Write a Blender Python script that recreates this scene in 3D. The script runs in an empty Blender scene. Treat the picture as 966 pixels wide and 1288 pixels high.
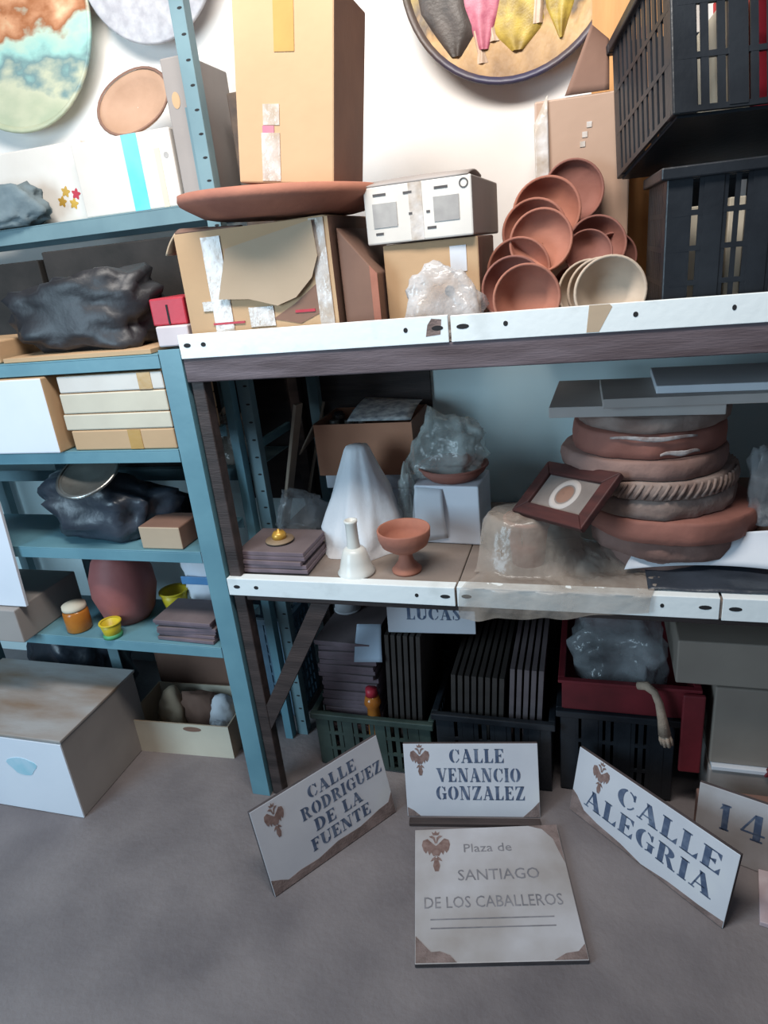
import bpy, bmesh, math, random
from mathutils import Vector, Matrix, noise, Euler
random.seed(7)
S = bpy.context.scene
COL = S.collection
rad = math.radians

# ------------------------------------------------------------------ camera
YAW, PITCH, ROLL = rad(17.95), rad(21.0), rad(-6.03)
fw = Vector((-math.sin(YAW)*math.cos(PITCH), math.cos(YAW)*math.cos(PITCH), -math.sin(PITCH)))
rt = Vector((math.cos(YAW), math.sin(YAW), 0)); up = rt.cross(fw)
c_, s_ = math.cos(ROLL), math.sin(ROLL)
r2 = c_*rt + s_*up; u2 = -s_*rt + c_*up
cd = bpy.data.cameras.new('camera'); cam = bpy.data.objects.new('camera', cd); COL.objects.link(cam)
mw = Matrix((r2, u2, -fw)).transposed().to_4x4(); mw.translation = Vector((0, -1.5, 1.6)); cam.matrix_world = mw
cd.sensor_fit = 'HORIZONTAL'; cd.sensor_width = 36; cd.lens = 36*850/966; cd.clip_start = .02
S.camera = cam

# ------------------------------------------------------------------ light
W = bpy.data.worlds.new('world'); S.world = W; W.use_nodes = True
W.node_tree.nodes['Background'].inputs[0].default_value = (.62, .78, 1, 1)
W.node_tree.nodes['Background'].inputs[1].default_value = .11
def area(name, loc, target, sx, sy, power, col):
    l = bpy.data.lights.new(name, 'AREA'); l.shape = 'RECTANGLE'; l.size = sx; l.size_y = sy; l.energy = power; l.color = col
    o = bpy.data.objects.new(name, l); COL.objects.link(o); o.location = loc
    o.rotation_euler = (Vector(target)-Vector(loc)).to_track_quat('-Z', 'Y').to_euler(); return o
area('ceiling_lamp_light', (-.6, -.75, 2.95), (-.5, .6, 1.9), 1.6, .4, 46, (1, .95, .89))
area('doorway_daylight', (-2.5, -2.5, 1.75), (-.6, .3, .95), 1.1, 1.7, 58, (.58, .82, 1))
VS = S.view_settings
VS.view_transform = 'Standard'; VS.look = 'None'; VS.exposure = 0.35; VS.gamma = 1; VS.use_curve_mapping = False

# ------------------------------------------------------------------ materials
MC = {}
def mat(name, c1, c2=None, scale=6, rough=.7, bump=.1, bscale=None, metal=0, spec=.4, stretch=(1, 1, 1), lo=.35, hi=.65, c3=None, detail=6):
    if name in MC: return MC[name]
    m = bpy.data.materials.new(name); m.use_nodes = True; N = m.node_tree.nodes; L = m.node_tree.links
    b = N['Principled BSDF']; b.inputs['Roughness'].default_value = rough; b.inputs['Metallic'].default_value = metal
    b.inputs['Specular IOR Level'].default_value = spec
    tc = N.new('ShaderNodeTexCoord'); mp = N.new('ShaderNodeMapping'); mp.inputs['Scale'].default_value = stretch
    L.new(tc.outputs['Object'], mp.inputs[0])
    nz = N.new('ShaderNodeTexNoise'); nz.inputs['Scale'].default_value = scale; nz.inputs['Detail'].default_value = detail
    L.new(mp.outputs[0], nz.inputs['Vector'])
    cr = N.new('ShaderNodeValToRGB'); c2 = c2 or tuple(x*.78 for x in c1)
    cr.color_ramp.elements[0].position = lo; cr.color_ramp.elements[0].color = (*c2, 1)
    cr.color_ramp.elements[1].position = hi; cr.color_ramp.elements[1].color = (*c1, 1)
    if c3:
        e = cr.color_ramp.elements.new(min(.98, hi+.1)); e.color = (*c3, 1)
    L.new(nz.outputs['Fac'], cr.inputs[0]); L.new(cr.outputs[0], b.inputs['Base Color'])
    if bump:
        n2 = N.new('ShaderNodeTexNoise'); n2.inputs['Scale'].default_value = bscale or scale*8; n2.inputs['Detail'].default_value = 5
        L.new(mp.outputs[0], n2.inputs['Vector'])
        bp = N.new('ShaderNodeBump'); bp.inputs['Strength'].default_value = bump; bp.inputs['Distance'].default_value = .01
        L.new(n2.outputs['Fac'], bp.inputs['Height']); L.new(bp.outputs[0], b.inputs['Normal'])
    MC[name] = m; return m
def clear(name, col, t0, t1, rough=.18, scale=9):
    """thin plastic film: partly see-through, cloudier in the creases"""
    if name in MC: return MC[name]
    m = bpy.data.materials.new(name); m.use_nodes = True; N = m.node_tree.nodes; L = m.node_tree.links
    b = N['Principled BSDF']; b.inputs['Base Color'].default_value = (*col, 1); b.inputs['Roughness'].default_value = rough
    tc = N.new('ShaderNodeTexCoord'); nz = N.new('ShaderNodeTexNoise'); nz.inputs['Scale'].default_value = scale; nz.inputs['Detail'].default_value = 5
    L.new(tc.outputs['Object'], nz.inputs['Vector'])
    mr = N.new('ShaderNodeMapRange'); mr.inputs[1].default_value = .35; mr.inputs[2].default_value = .65; mr.inputs[3].default_value = t0; mr.inputs[4].default_value = t1
    L.new(nz.outputs['Fac'], mr.inputs[0])
    tr = N.new('ShaderNodeBsdfTransparent'); mx = N.new('ShaderNodeMixShader')
    L.new(mr.outputs[0], mx.inputs[0]); L.new(tr.outputs[0], mx.inputs[1]); L.new(b.outputs[0], mx.inputs[2])
    bp = N.new('ShaderNodeBump'); bp.inputs['Strength'].default_value = .5; bp.inputs['Distance'].default_value = .01
    n2 = N.new('ShaderNodeTexNoise'); n2.inputs['Scale'].default_value = scale*4; L.new(tc.outputs['Object'], n2.inputs['Vector'])
    L.new(n2.outputs['Fac'], bp.inputs['Height']); L.new(bp.outputs[0], b.inputs['Normal'])
    L.new(mx.outputs[0], N['Material Output'].inputs[0]); MC[name] = m; return m
WALL = mat('white_plaster', (.86, .83, .80), (.80, .76, .72), 2.5, .9, .08, 30)
FLOOR = mat('concrete', (.235, .205, .205), (.15, .13, .135), 3.2, .85, .25, 60, detail=10)
TEAL = mat('teal_paint', (.15, .31, .37), (.11, .245, .305), 5, .42, .05)
TEALD = mat('grey_teal_paint', (.17, .27, .30), (.12, .20, .23), 5, .5, .05)
RAIL = mat('white_paint', (.82, .87, .88), (.62, .66, .66), 7, .4, .08, lo=.25, hi=.42)
DWOOD = mat('dark_stained_wood', (.062, .043, .040), (.03, .021, .020), 4, .6, .2, stretch=(1, 8, 8))
BWOOD = mat('weathered_brown_beam', (.16, .125, .14), (.085, .06, .066), 4, .6, .2, stretch=(1, 9, 9))
SHELF = mat('dusty_board', (.30, .245, .21), (.20, .16, .14), 5, .85, .15)
DARK = mat('slot_dark', (.02, .02, .022), None, 5, .8, 0)
CARD = mat('cardboard', (.56, .37, .215), (.49, .315, .18), 3, .8, .06, 40)
CARDG = mat('pale_cardboard', (.50, .38, .27), (.43, .32, .22), 3, .8, .06, 40)
CARDR = mat('reddish_cardboard', (.42, .20, .12), (.33, .15, .09), 4, .8, .08, 40)
CARDD = mat('dark_cardboard', (.25, .14, .10), (.18, .10, .075), 4, .8, .08, 40)
CARDW = mat('white_cardboard', (.72, .68, .63), (.62, .57, .52), 4, .75, .05, 40)
CREAM = mat('cream_cardboard', (.66, .60, .48), (.56, .50, .40), 4, .75, .05, 40)
GREYC = mat('grey_cardboard', (.36, .32, .30), (.29, .26, .245), 4, .8, .05, 40)
WHITE = mat('white_board', (.78, .80, .86), (.70, .73, .80), 3, .6, .03)
TAPE = mat('brown_tape', (.52, .31, .10), (.46, .27, .09), 8, .25, .05)
CTAPE = mat('clear_tape', (.68, .64, .62), (.45, .36, .28), 22, .12, .3, 40)
PINK = mat('pink_print', (.62, .16, .26), (.5, .2, .25), 20, .6, 0)
DRED = mat('dark_red_plastic', (.17, .018, .025), (.10, .012, .016), 8, .5, .05)
DIMC = mat('dull_beige_cardboard', (.30, .255, .215), (.24, .20, .17), 3, .8, .06, 40)
SHADE = mat('shade_black', (.035, .03, .028), (.018, .016, .015), 8, .8, .08)  # near-black for boxes and boards that stand in for deep shade
REDP = mat('red_print', (.50, .03, .05), (.40, .02, .04), 8, .45, .05)
GREYP = mat('grey_print', (.42, .40, .38), (.33, .31, .30), 25, .7, 0)
INK = mat('ink', (.10, .09, .09), None, 20, .7, 0)
TERRA = mat('terracotta', (.43, .175, .115), (.31, .12, .085), 6, .8, .12, 50)
TERRAD = mat('dusty_terracotta', (.27, .165, .14), (.17, .095, .08), 8, .85, .3, 40)  # dusty clay, darkened further for shade under the top shelf
TERRAP = mat('pale_plaster_terracotta', (.32, .25, .22), (.19, .125, .105), 10, .9, .35, 40)
TERRAR = mat('red_brown_clay', (.31, .125, .095), (.22, .09, .07), 6, .75, .12, 50)
CERAM = mat('cream_clay', (.56, .45, .35), (.46, .36, .28), 6, .8, .1, 50)
BLACKP = mat('black_crate_plastic', (.022, .026, .032), (.012, .014, .018), 9, .35, .08)
GREENP = mat('green_black_plastic', (.045, .07, .062), (.025, .04, .036), 9, .45, .1)
BLUEP = mat('blue_grey_plastic', (.13, .22, .30), (.08, .14, .20), 9, .45, .1)
BAGB = mat('black_bag', (.026, .026, .032), (.012, .012, .015), 5, .5, .25, 30, spec=.6)
BAGD = mat('dark_slate_bag', (.045, .055, .075), (.02, .026, .036), 5, .38, .25, 30, spec=.6)
GCLOTH = mat('grey_teal_cloth', (.20, .25, .27), (.11, .15, .17), 7, .8, .2)
WCLOTH = mat('white_cloth', (.72, .73, .76), (.60, .62, .66), 6, .85, .12, 60)
GLAZE = mat('white_glaze', (.74, .74, .71), (.62, .62, .58), 5, .3, .03)
TILE = mat('sign_glaze', (.62, .63, .67), (.54, .55, .60), 4, .22, .03, c3=(.66, .67, .69))
TILED = mat('worn_sign_glaze', (.56, .55, .58), (.33, .29, .27), 3.2, .4, .05)
CLAY = mat('bare_clay_chip', (.27, .20, .185), (.16, .115, .105), 25, .9, .3)
BLUEL = mat('blue_lettering', (.07, .10, .17), (.16, .20, .28), 30, .35, 0, lo=.3, hi=.55)
GREYL = mat('faded_lettering', (.17, .165, .18), (.27, .26, .28), 30, .5, 0)
EMB = mat('emblem_brown', (.17, .10, .085), (.28, .19, .17), 60, .5, 0)
TILEB = mat('purple_grey_tile', (.18, .14, .145), (.12, .092, .096), 6, .7, .08)
TILEP = mat('mauve_tile_edge', (.21, .15, .175), (.12, .088, .10), 10, .7, .08)
TILEDK = mat('dark_brown_tile', (.06, .048, .043), (.035, .028, .025), 6, .7, .08)
PAPER = mat('paper', (.70, .72, .76), (.62, .64, .69), 5, .8, .03)
BPAPER = mat('pale_blue_paper', (.42, .50, .60), (.36, .44, .54), 5, .8, .03)
BRASS = mat('brass', (.62, .36, .06), (.48, .26, .05), 9, .35, .05, metal=.3)
STEEL = mat('steel', (.45, .44, .41), (.30, .29, .27), 9, .34, .05, metal=.9)
AMBER = mat('amber_glass', (.55, .20, .03), (.38, .12, .02), 9, .2, .02)
YEL = mat('yellow_plastic', (.72, .55, .03), (.6, .44, .03), 9, .4, .05)
VASE = mat('pink_red_clay', (.38, .13, .12), (.28, .09, .085), 5, .6, .08)
FRAME = mat('dark_red_wood', (.075, .022, .020), (.04, .014, .014), 6, .6, .08, stretch=(1, 6, 6))
MATB = mat('picture_mat', (.22, .19, .175), (.15, .125, .115), 8, .6, .05)
WOODL = mat('orange_plywood', (.66, .33, .12), (.55, .26, .09), 3, .55, .06, stretch=(6, 6, 1))
WOODG = mat('grey_batten', (.27, .21, .16), (.19, .145, .11), 4, .8, .1)
BOARDG = mat('grey_board', (.46, .42, .40), (.36, .32, .30), 4, .75, .08)
NEWS = mat('newsprint', (.45, .46, .46), (.16, .17, .19), 40, .8, .03)
CORD = mat('beige_cord', (.48, .36, .27), (.34, .25, .19), 30, .9, .3)
MARB = mat('dark_mottled_card', (.16, .11, .075), (.065, .05, .045), 14, .6, .08)
CYAN = mat('cyan_print', (.10, .55, .72), (.2, .6, .75), 8, .5, 0)
FILMB = clear('dusty_film', (.42, .36, .31), .30, .62, .22, 7)
FILMG = clear('grey_film', (.40, .42, .44), .16, .55, .16, 8)

# ------------------------------------------------------------------ mesh helpers
class MB:
    def __init__(s): s.v = []; s.f = []
    def box(s, x0, y0, z0, x1, y1, z1):
        n = len(s.v); s.v += [(x, y, z) for z in (z0, z1) for x, y in ((x0, y0), (x1, y0), (x1, y1), (x0, y1))]
        s.f += [tuple(n+i for i in q) for q in ((3, 2, 1, 0), (4, 5, 6, 7), (0, 1, 5, 4), (1, 2, 6, 5), (2, 3, 7, 6), (3, 0, 4, 7))]; return s
    def prism(s, pts, a, b, axis='y'):
        n = len(s.v); k = len(pts)
        for t in (a, b):
            for p, q in pts: s.v.append({'y': (p, t, q), 'z': (p, q, t), 'x': (t, p, q)}[axis])
        s.f.append(tuple(n+i for i in range(k))); s.f.append(tuple(n+k+i for i in reversed(range(k))))
        for i in range(k):
            j = (i+1) % k; s.f.append((n+j, n+i, n+k+i, n+k+j))
        return s
    def lathe(s, prof, seg=32, fn=None, cx=0, cy=0, close=True):
        n = len(s.v); m = len(prof)
        for i in range(seg):
            a = 2*math.pi*i/seg
            for r, z in prof:
                k = fn(a, r, z) if fn else 1
                s.v.append((cx+r*k*math.cos(a), cy+r*k*math.sin(a), z))
        for i in range(seg):
            j = (i+1) % seg
            for q in range(m-1): s.f.append((n+i*m+q, n+j*m+q, n+j*m+q+1, n+i*m+q+1))
        if close:
            s.f.append(tuple(n+i*m for i in reversed(range(seg)))); s.f.append(tuple(n+i*m+m-1 for i in range(seg)))
        return s
    def tube(s, pts, r, seg=8):
        pts = [Vector(p) for p in pts]; n = len(s.v)
        for i, p in enumerate(pts):
            d = (pts[min(i+1, len(pts)-1)]-pts[max(i-1, 0)]).normalized()
            a = d.cross(Vector((.3, .2, 1))).normalized(); b = d.cross(a); rr = r[i] if isinstance(r, (list, tuple)) else r
            for k in range(seg):
                t = 2*math.pi*k/seg; s.v.append(tuple(p+a*rr*math.cos(t)+b*rr*math.sin(t)))
        for i in range(len(pts)-1):
            for k in range(seg):
                j = (k+1) % seg; s.f.append((n+i*seg+k, n+i*seg+j, n+(i+1)*seg+j, n+(i+1)*seg+k))
        s.f.append(tuple(n+k for k in reversed(range(seg)))); s.f.append(tuple(n+(len(pts)-1)*seg+k for k in range(seg))); return s
    def grid(s, fn, nu, nv):
        n = len(s.v)
        for i in range(nu+1):
            for j in range(nv+1): s.v.append(tuple(fn(i/nu, j/nv)))
        for i in range(nu):
            for j in range(nv):
                a = n+i*(nv+1)+j; s.f.append((a, a+nv+1, a+nv+2, a+1))
        return s
    def build(s, name, material, parent=None, smooth=False, bevel=0, solid=0, loc=None, rot=None):
        me = bpy.data.meshes.new(name); me.from_pydata(s.v, [], s.f); me.update()
        bm = bmesh.new(); bm.from_mesh(me); bmesh.ops.recalc_face_normals(bm, faces=bm.faces[:]); bm.to_mesh(me); bm.free()
        if smooth:
            for p in me.polygons: p.use_smooth = True
        return link(name, me, material, parent, bevel, solid, loc, rot)
def link(name, me, material, parent=None, bevel=0, solid=0, loc=None, rot=None):
    if material and not me.materials: me.materials.append(material)
    o = bpy.data.objects.new(name, me); COL.objects.link(o); o.parent = parent
    if loc: o.location = loc
    if rot: o.rotation_euler = rot
    if solid:
        q = o.modifiers.new('thick', 'SOLIDIFY'); q.thickness = solid; q.offset = 0
    if bevel:
        q = o.modifiers.new('bevel', 'BEVEL'); q.width = bevel; q.segments = 2; q.limit_method = 'ANGLE'
    return o
def tag(o, label, cat, group=None):
    o['label'] = label; o['category'] = cat
    if group: o['group'] = group
    return o
def thing(name, label, cat, loc=(0, 0, 0), rot=(0, 0, 0), group=None):
    o = bpy.data.objects.new(name, None); o.empty_display_size = .05; COL.objects.link(o); o.location = loc; o.rotation_euler = rot
    return tag(o, label, cat, group)
def struct(o): o['kind'] = 'structure'; return o
def copy_tree(o, parent=None, loc=None, rot=None):
    c = o.copy(); COL.objects.link(c); c.parent = parent
    if loc is not None: c.location = loc
    if rot is not None: c.rotation_euler = rot
    for ch in list(o.children): copy_tree(ch, c)
    return c
def bx(name, m, parent, x0, y0, z0, x1, y1, z1, bevel=.003, **k): return MB().box(x0, y0, z0, x1, y1, z1).build(name, m, parent, bevel=bevel, **k)
def crumple(rx, ry, rz, seed, amp=.22, freq=2.2, sub=4, taper=0, fold=.5, sq=.75, planes=34):
    """a slumped bag: lump of creased flat facets with a flat bottom at z = 0"""
    rg = random.Random(seed); PL = []
    for k in range(planes):
        n = Vector((rg.gauss(0, 1), rg.gauss(0, 1), rg.gauss(0, 1))).normalized(); PL.append((n, rg.uniform(.66, .98)))
    bm = bmesh.new(); bmesh.ops.create_icosphere(bm, subdivisions=sub, radius=1)
    off = Vector((seed*3.7, seed*1.3, seed*5.1))
    for v in bm.verts:
        p = v.co.copy()
        w = p+.22*Vector((noise.noise(p*2.6+off), noise.noise(p*2.6+off*2), noise.noise(p*2.6-off)))
        r = 1.12
        for n, d in PL:
            t = n.dot(w)
            if t > .05: r = min(r, d/t)
        q = Vector([math.copysign(abs(t)**sq, t) for t in p])*r
        n2 = 1-abs(noise.noise(p*freq*1.6+off*2))*2.2; n3 = 1-abs(noise.noise(p*freq*3.7+off))*2.2
        q *= 1+amp*fold*(n2*.75+n3*.40-.3)
        h = (q.z+1)/2; k = 1-taper*max(0, h)
        v.co = Vector((q.x*rx*k*1.1, q.y*ry*k*1.1, max(0, (q.z+.72)/1.72*2*rz)))
    me = bpy.data.meshes.new('bag'); bm.to_mesh(me); bm.free()
    for p in me.polygons: p.use_smooth = True
    return me
def bag(name, label, cat, m, loc, size, seed, rot=0, **k):
    o = link(name, crumple(*size, seed, **k), m, None, loc=loc, rot=(0, 0, rot)); return tag(o, label, cat)
def carton(name, label, x0, y0, z0, x1, y1, z1, m, side=None, cat='box', rot=0, flaps=0, inner=None, wall=.005, tilt=(0, 0)):
    """closed carton, or open one with flaps folded out; origin at base centre"""
    w, d, h = x1-x0, y1-y0, z1-z0
    t = thing(name, label, cat, ((x0+x1)/2, (y0+y1)/2, z0), (tilt[0], tilt[1], rot))
    if flaps == 0:
        b = MB().box(-w/2, -d/2, 0, w/2, d/2, h).build('body', m, t, bevel=.004)
    else:
        mb = MB(); mb.box(-w/2, -d/2, 0, w/2, d/2, .005)
        mb.box(-w/2, -d/2, .005, w/2, -d/2+wall, h); mb.box(-w/2, d/2-wall, .005, w/2, d/2, h)
        mb.box(-w/2, -d/2+wall, .005, -w/2+wall, d/2-wall, h); mb.box(w/2-wall, -d/2+wall, .005, w/2, d/2-wall, h)
        b = mb.build('body', m, t)
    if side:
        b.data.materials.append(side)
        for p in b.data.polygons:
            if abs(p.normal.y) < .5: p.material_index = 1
    return t

# ------------------------------------------------------------------ lettering
ST, HR = .24, .055
def g_rect(x0, y0, x1, y1): return [(x0, y0), (x1, y0), (x1, y1), (x0, y1)]
def g_stem(x): return [g_rect(x, 0, x+ST, 1), g_rect(x-.06, 0, x+ST+.06, HR), g_rect(x-.06, 1-HR, x+ST+.06, 1)]
def g_cres(cx, cy, rx, ry, ir, a0, a1, n=14):
    out = []
    for i in range(n):
        q = []
        for a in (a0+(a1-a0)*i/n, a0+(a1-a0)*(i+1)/n): q.append(a)
        f = lambda a, r, y: (cx+r*math.cos(rad(a)), cy+y*math.sin(rad(a)))
        out.append([f(q[0], rx, ry), f(q[1], rx, ry), f(q[1], ir, ry-HR), f(q[0], ir, ry-HR)])
    return out
def g_arm(y, x0, x1, up, t=.28): return [g_rect(x0, y, x1, y+HR), [(x1-.16, y+(HR if up > 0 else 0)), (x1, y+(HR if up > 0 else 0)), (x1, y+(HR+t if up > 0 else -t))]]
GL = {
 'I': (.42, g_stem(.09)), 'L': (.72, g_stem(.09)+g_arm(0, .3, .68, 1)),
 'E': (.76, g_stem(.09)+g_arm(0, .3, .70, 1)+g_arm(1-HR, .3, .68, -1, .24)+g_arm(.49, .3, .52, 1, .1)+g_arm(.49, .3, .52, -1, .1)),
 'F': (.70, g_stem(.09)+g_arm(1-HR, .3, .66, -1, .24)+g_arm(.49, .3, .52, 1, .1)+g_arm(.49, .3, .52, -1, .1)),
 'T': (.80, g_stem(.28)+g_arm(1-HR, .4, .76, -1, .26)+[g_rect(.04, 1-HR, .4, 1), [(.04, 1-HR), (.2, 1-HR), (.04, 1-HR-.26)]]),
 'A': (.90, [[(.10, 0), (.16, 0), (.45, .98), (.40, 1)], [(.32, 1), (.52, 1), (.84, 0), (.57, 0)], g_rect(.2, .3, .62, .3+HR), g_rect(.02, 0, .26, HR), g_rect(.5, 0, .9, HR)]),
 'V': (.90, [[(.06, 1), (.33, 1), (.57, 0), (.40, 0)], [(.74, 1), (.80, 1), (.53, 0), (.47, .02)], g_rect(0, 1-HR, .4, 1), g_rect(.64, 1-HR, .9, 1)]),
 'N': (.94, [g_rect(.14, 0, .20, 1), [(.10, 1), (.36, 1), (.80, 0), (.56, 0)], g_rect(.74, 0, .80, 1), g_rect(.04, 0, .30, HR), g_rect(.64, 1-HR, .90, 1), g_rect(.02, 1-HR, .3, 1)]),
 'O': (.90, g_cres(.45, .5, .42, .5, .17, -80, 80)+g_cres(.45, .5, .42, .5, .17, 100, 260)),
 'C': (.84, g_cres(.45, .5, .42, .5, .17, 100, 260)+g_cres(.45, .5, .36, .5, .28, 20, 80, 8)+g_cres(.45, .5, .36, .5, .30, -80, -25, 8)+[g_rect(.70, .62, .78, .95)]),
 'G': (.90, g_cres(.45, .5, .42, .5, .17, 100, 260)+g_cres(.45, .5, .36, .5, .28, 25, 80, 8)+g_cres(.45, .5, .36, .5, .30, -80, -45, 6)+[g_rect(.60, .05, .82, .46), g_rect(.52, .42, .88, .47), g_rect(.70, .64, .77, .95)]),
 'D': (.90, g_stem(.09)+g_cres(.36, .5, .48, .5, .22, -85, 85)),
 'R': (.88, g_stem(.09)+g_cres(.36, .74, .38, .26, .14, -88, 88, 10)+[[(.40, .50), (.58, .48), (.80, .02), (.58, 0)], g_rect(.56, 0, .86, HR)]),
 'U': (.90, [g_rect(.10, .3, .34, 1), g_rect(.74, .3, .80, 1), g_rect(.03, 1-HR, .41, 1), g_rect(.64, 1-HR, .9, 1)]+g_cres(.45, .32, .35, .32, .14, 180, 360, 12)),
 'Z': (.80, [[(.50, 1), (.76, 1), (.30, 0), (.04, 0)], g_rect(.06, 1-HR, .74, 1), g_rect(.06, 0, .76, HR), [(.06, 1-HR), (.22, 1-HR), (.06, .72)], [(.6, HR), (.76, HR), (.76, .32)]]),
 'S': (.68, g_cres(.35, .74, .28, .26, .16, 60, 200, 8)+g_cres(.33, .26, .28, .26, .16, -120, 20, 8)+[[(.07, .72), (.20, .86), (.62, .30), (.48, .12)], g_rect(.54, .68, .60, .95), g_rect(.06, .05, .12, .34)]),
 ' ': (.45, []), '1': (.5, g_stem(.12)+[[(.0, .78), (.12, .82), (.14, .97), (.12, .98)]]),
 '4': (.86, [g_rect(.46, 0, .70, 1), g_rect(.04, .24, .84, .30), [(.04, .27), (.12, .27), (.52, 1), (.46, 1)], g_rect(.38, 0, .78, HR)]),
}
def lettering(txt, x, z, h, wide, parent, m, y, bold=1.0):
    """raised glaze letters of a line starting at x, width fitted to `wide`"""
    tot = sum(GL[c][0]+.06 for c in txt); k = wide/tot; mb = MB(); cx = 0
    for c in txt:
        for poly in GL[c][1]:
            mb.prism([(x+(cx+p)*k, z+q*h) for p, q in poly], y, y-.0008)
        cx += GL[c][0]+.06
    return mb.build('lettering', m, parent)
def sans(txt, x, z, size, parent, m, y, sx=1, off=0.0):
    cu = bpy.data.curves.new('lettering', 'FONT'); cu.body = txt; cu.size = size; cu.resolution_u = 2; cu.extrude = .0004; cu.offset = off
    o = bpy.data.objects.new('tmp', cu); COL.objects.link(o)
    dg = bpy.context.evaluated_depsgraph_get(); me = bpy.data.meshes.new_from_object(o.evaluated_get(dg))
    bpy.data.objects.remove(o)
    for v in me.vertices: v.co = Vector((x+v.co.x*sx, y-v.co.z, z+v.co.y))
    me.materials.clear(); return link('lettering', me, m, parent)
def emblem(cx, cz, s, parent, y):
    """small crowned double-headed eagle above a hanging badge"""
    mb = MB(); P = lambda pts: mb.prism([(cx+a*s, cz+b*s) for a, b in pts], y, y-.0008)
    for k in (-1, 1):
        P([(0, .30), (k*.12, .42), (k*.30, .62), (k*.46, .55), (k*.50, .35), (k*.44, .12), (k*.36, .0), (k*.30, .12), (k*.24, -.08), (k*.18, .05), (k*.10, -.12), (0, -.1)][::k])
        P([(k*.03, .40), (k*.10, .62), (k*.24, .72), (k*.14, .76), (k*.04, .68), (0, .45)][::k])
        P([(k*.02, -.12), (k*.14, -.22), (k*.20, -.34), (k*.06, -.28)][::k])
    P([(-.10, .78), (-.14, .92), (-.05, .86), (0, .98), (.05, .86), (.14, .92), (.10, .78)])
    P([(-.05, -.2), (.05, -.2), (.12, -.52), (.06, -.74), (-.06, -.74), (-.12, -.52)])
    return mb.build('emblem', EMB, parent)
def chip(pts, parent, y, m=CLAY, name='chipped_edge'):
    return MB().prism(pts, y, y-.0010).build(name, m, parent)

# ------------------------------------------------------------------ room
ZT, ZM = 1.405, .785
struct(bx('floor', FLOOR, None, -5, -5, -.1, 4, .66, 0, 0))
struct(bx('wall_back', WALL, None, -5, .66, -.1, 4, .8, 3.1, 0))

struct(bx('wall_glow_1', mat('aqua_wall_glow', (.74, .90, .92), (.68, .85, .87), 2.5, .85, .06, 30), None, -5, .656, 0, 4, .66, 1.34, 0))  # added slab; cyan glow on the lower wall put into its colour

# ------------------------------------------------------------------ racks
R = thing('shelving_rack', 'long wide rack with white slotted rails, brown wooden beam and dusty boards', 'shelf', (0, 0, 0))
for xa, xb in ((-.966, -.93), (.93, .97)):
    bx('post', DWOOD, R, xa, .012, 0, xb, .05, 1.34); bx('post', DWOOD, R, xa, .58, 0, xb, .62, 1.34)
bx('beam', BWOOD, R, -.968, .0, 1.34, .97, .035, 1.40); bx('beam', BWOOD, R, -.968, .59, 1.34, .97, .62, 1.395)
bx('beam', DWOOD, R, -.925, .012, .715, .925, .04, .735); bx('beam', DWOOD, R, -.925, .59, .69, .925, .615, .735)
bx('shelf_board', SHELF, R, -.95, .0, 1.40, -.52, .62, ZT); bx('shelf_board', SHELF, R, -.517, .0, 1.40, -.15, .38, ZT); bx('shelf_board', SHELF, R, -.147, .0, 1.40, .97, .62, ZT)
bx('shelf_board', SHELF, R, -.966, .0, .737, -.318, .62, ZM); bx('shelf_board', SHELF, R, -.316, .0, .737, .97, .62, ZM)
def rail(x0, x1, z0, z1):
    r = MB().box(x0, -.004, z0, x1, -.0005, z1).box(x0, -.0005, z1-.004, x1, .03 if z0 < 1 else .006, z1).build('rail', RAIL, R, bevel=.001)
    return r
def slots(r, xs, z):
    for i, (x, w) in enumerate(xs):
        MB().prism([(x+w*math.cos(t)*.5, z+.0055*math.sin(t)) for t in [k*math.pi/6 for k in range(12)]], -.0046, -.0038).build('slot', DARK, r)
r = rail(-.968, -.294, ZT-.005, 1.458); slots(r, [(-.945, .02), (-.90, .014), (-.39, .010), (-.318, .026)], 1.432)
MB().prism([(-.345, 1.415), (-.312, 1.418), (-.308, 1.45), (-.33, 1.453), (-.34, 1.44)], -.0044, -.0036).build('rust_patch', CLAY, r)
r = rail(-.288, .97, ZT-.005, 1.456); slots(r, [(-.262, .028), (-.17, .010), (.09, .010), (.27, .008)], 1.432)
MB().prism([(-.005, 1.402), (.02, 1.402), (.045, 1.45), (.04, 1.456), (.0, 1.456)], -.0044, -.0036).build('tape_patch', CARDG, r)
r = rail(-.968, -.32, .738, .79); slots(r, [(-.94, .02), (-.88, .014), (-.42, .010), (-.345, .026)], .765)
r = rail(-.314, .292, .738, .793); slots(r, [(-.29, .026), (.17, .009), (.262, .028)], .768)
r = rail(.298, .97, .736, .793); slots(r, [(.325, .028), (.42, .01)], .767)
# diagonal brace
MB().prism([(-.93, .26), (-.93, .35), (-.73, .714), (-.675, .714)], .014, .036).build('brace', DWOOD, R)

L = thing('shelving_rack', 'low teal metal rack crammed with bags and boxes beside the wooden beam rack', 'shelf')
def lpost(x0, y0, z1, par, d=1, name='post', w=.062, m=TEAL):
    return MB().box(x0, y0, 0, x0+w, y0+.004, z1).box(x0+w-.004 if d > 0 else x0, y0+.004, 0, x0+w if d > 0 else x0+.004, y0+.035, z1).build(name, m, par, bevel=.001)
lpost(-1.034, 0, 1.425, L); lpost(-1.034, .27, 1.425, L, w=.028, m=TEAL); lpost(-1.71, .27, 1.425, L, -1, w=.045, m=TEALD); lpost(-2.36, 0, 1.425, L, -1); lpost(-2.36, .27, 1.425, L, -1)
LZ = (1.415, 1.165, .865, .55)
for z in LZ:
    MB().box(-2.295, .006, z-.004, -1.04, .268, z).box(-2.295, .0061, z-.036, -1.04, .009, z-.004).box(-2.295, .264, z-.036, -1.04, .268, z-.004).build('shelf_panel', TEAL, L, bevel=.001)

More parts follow.
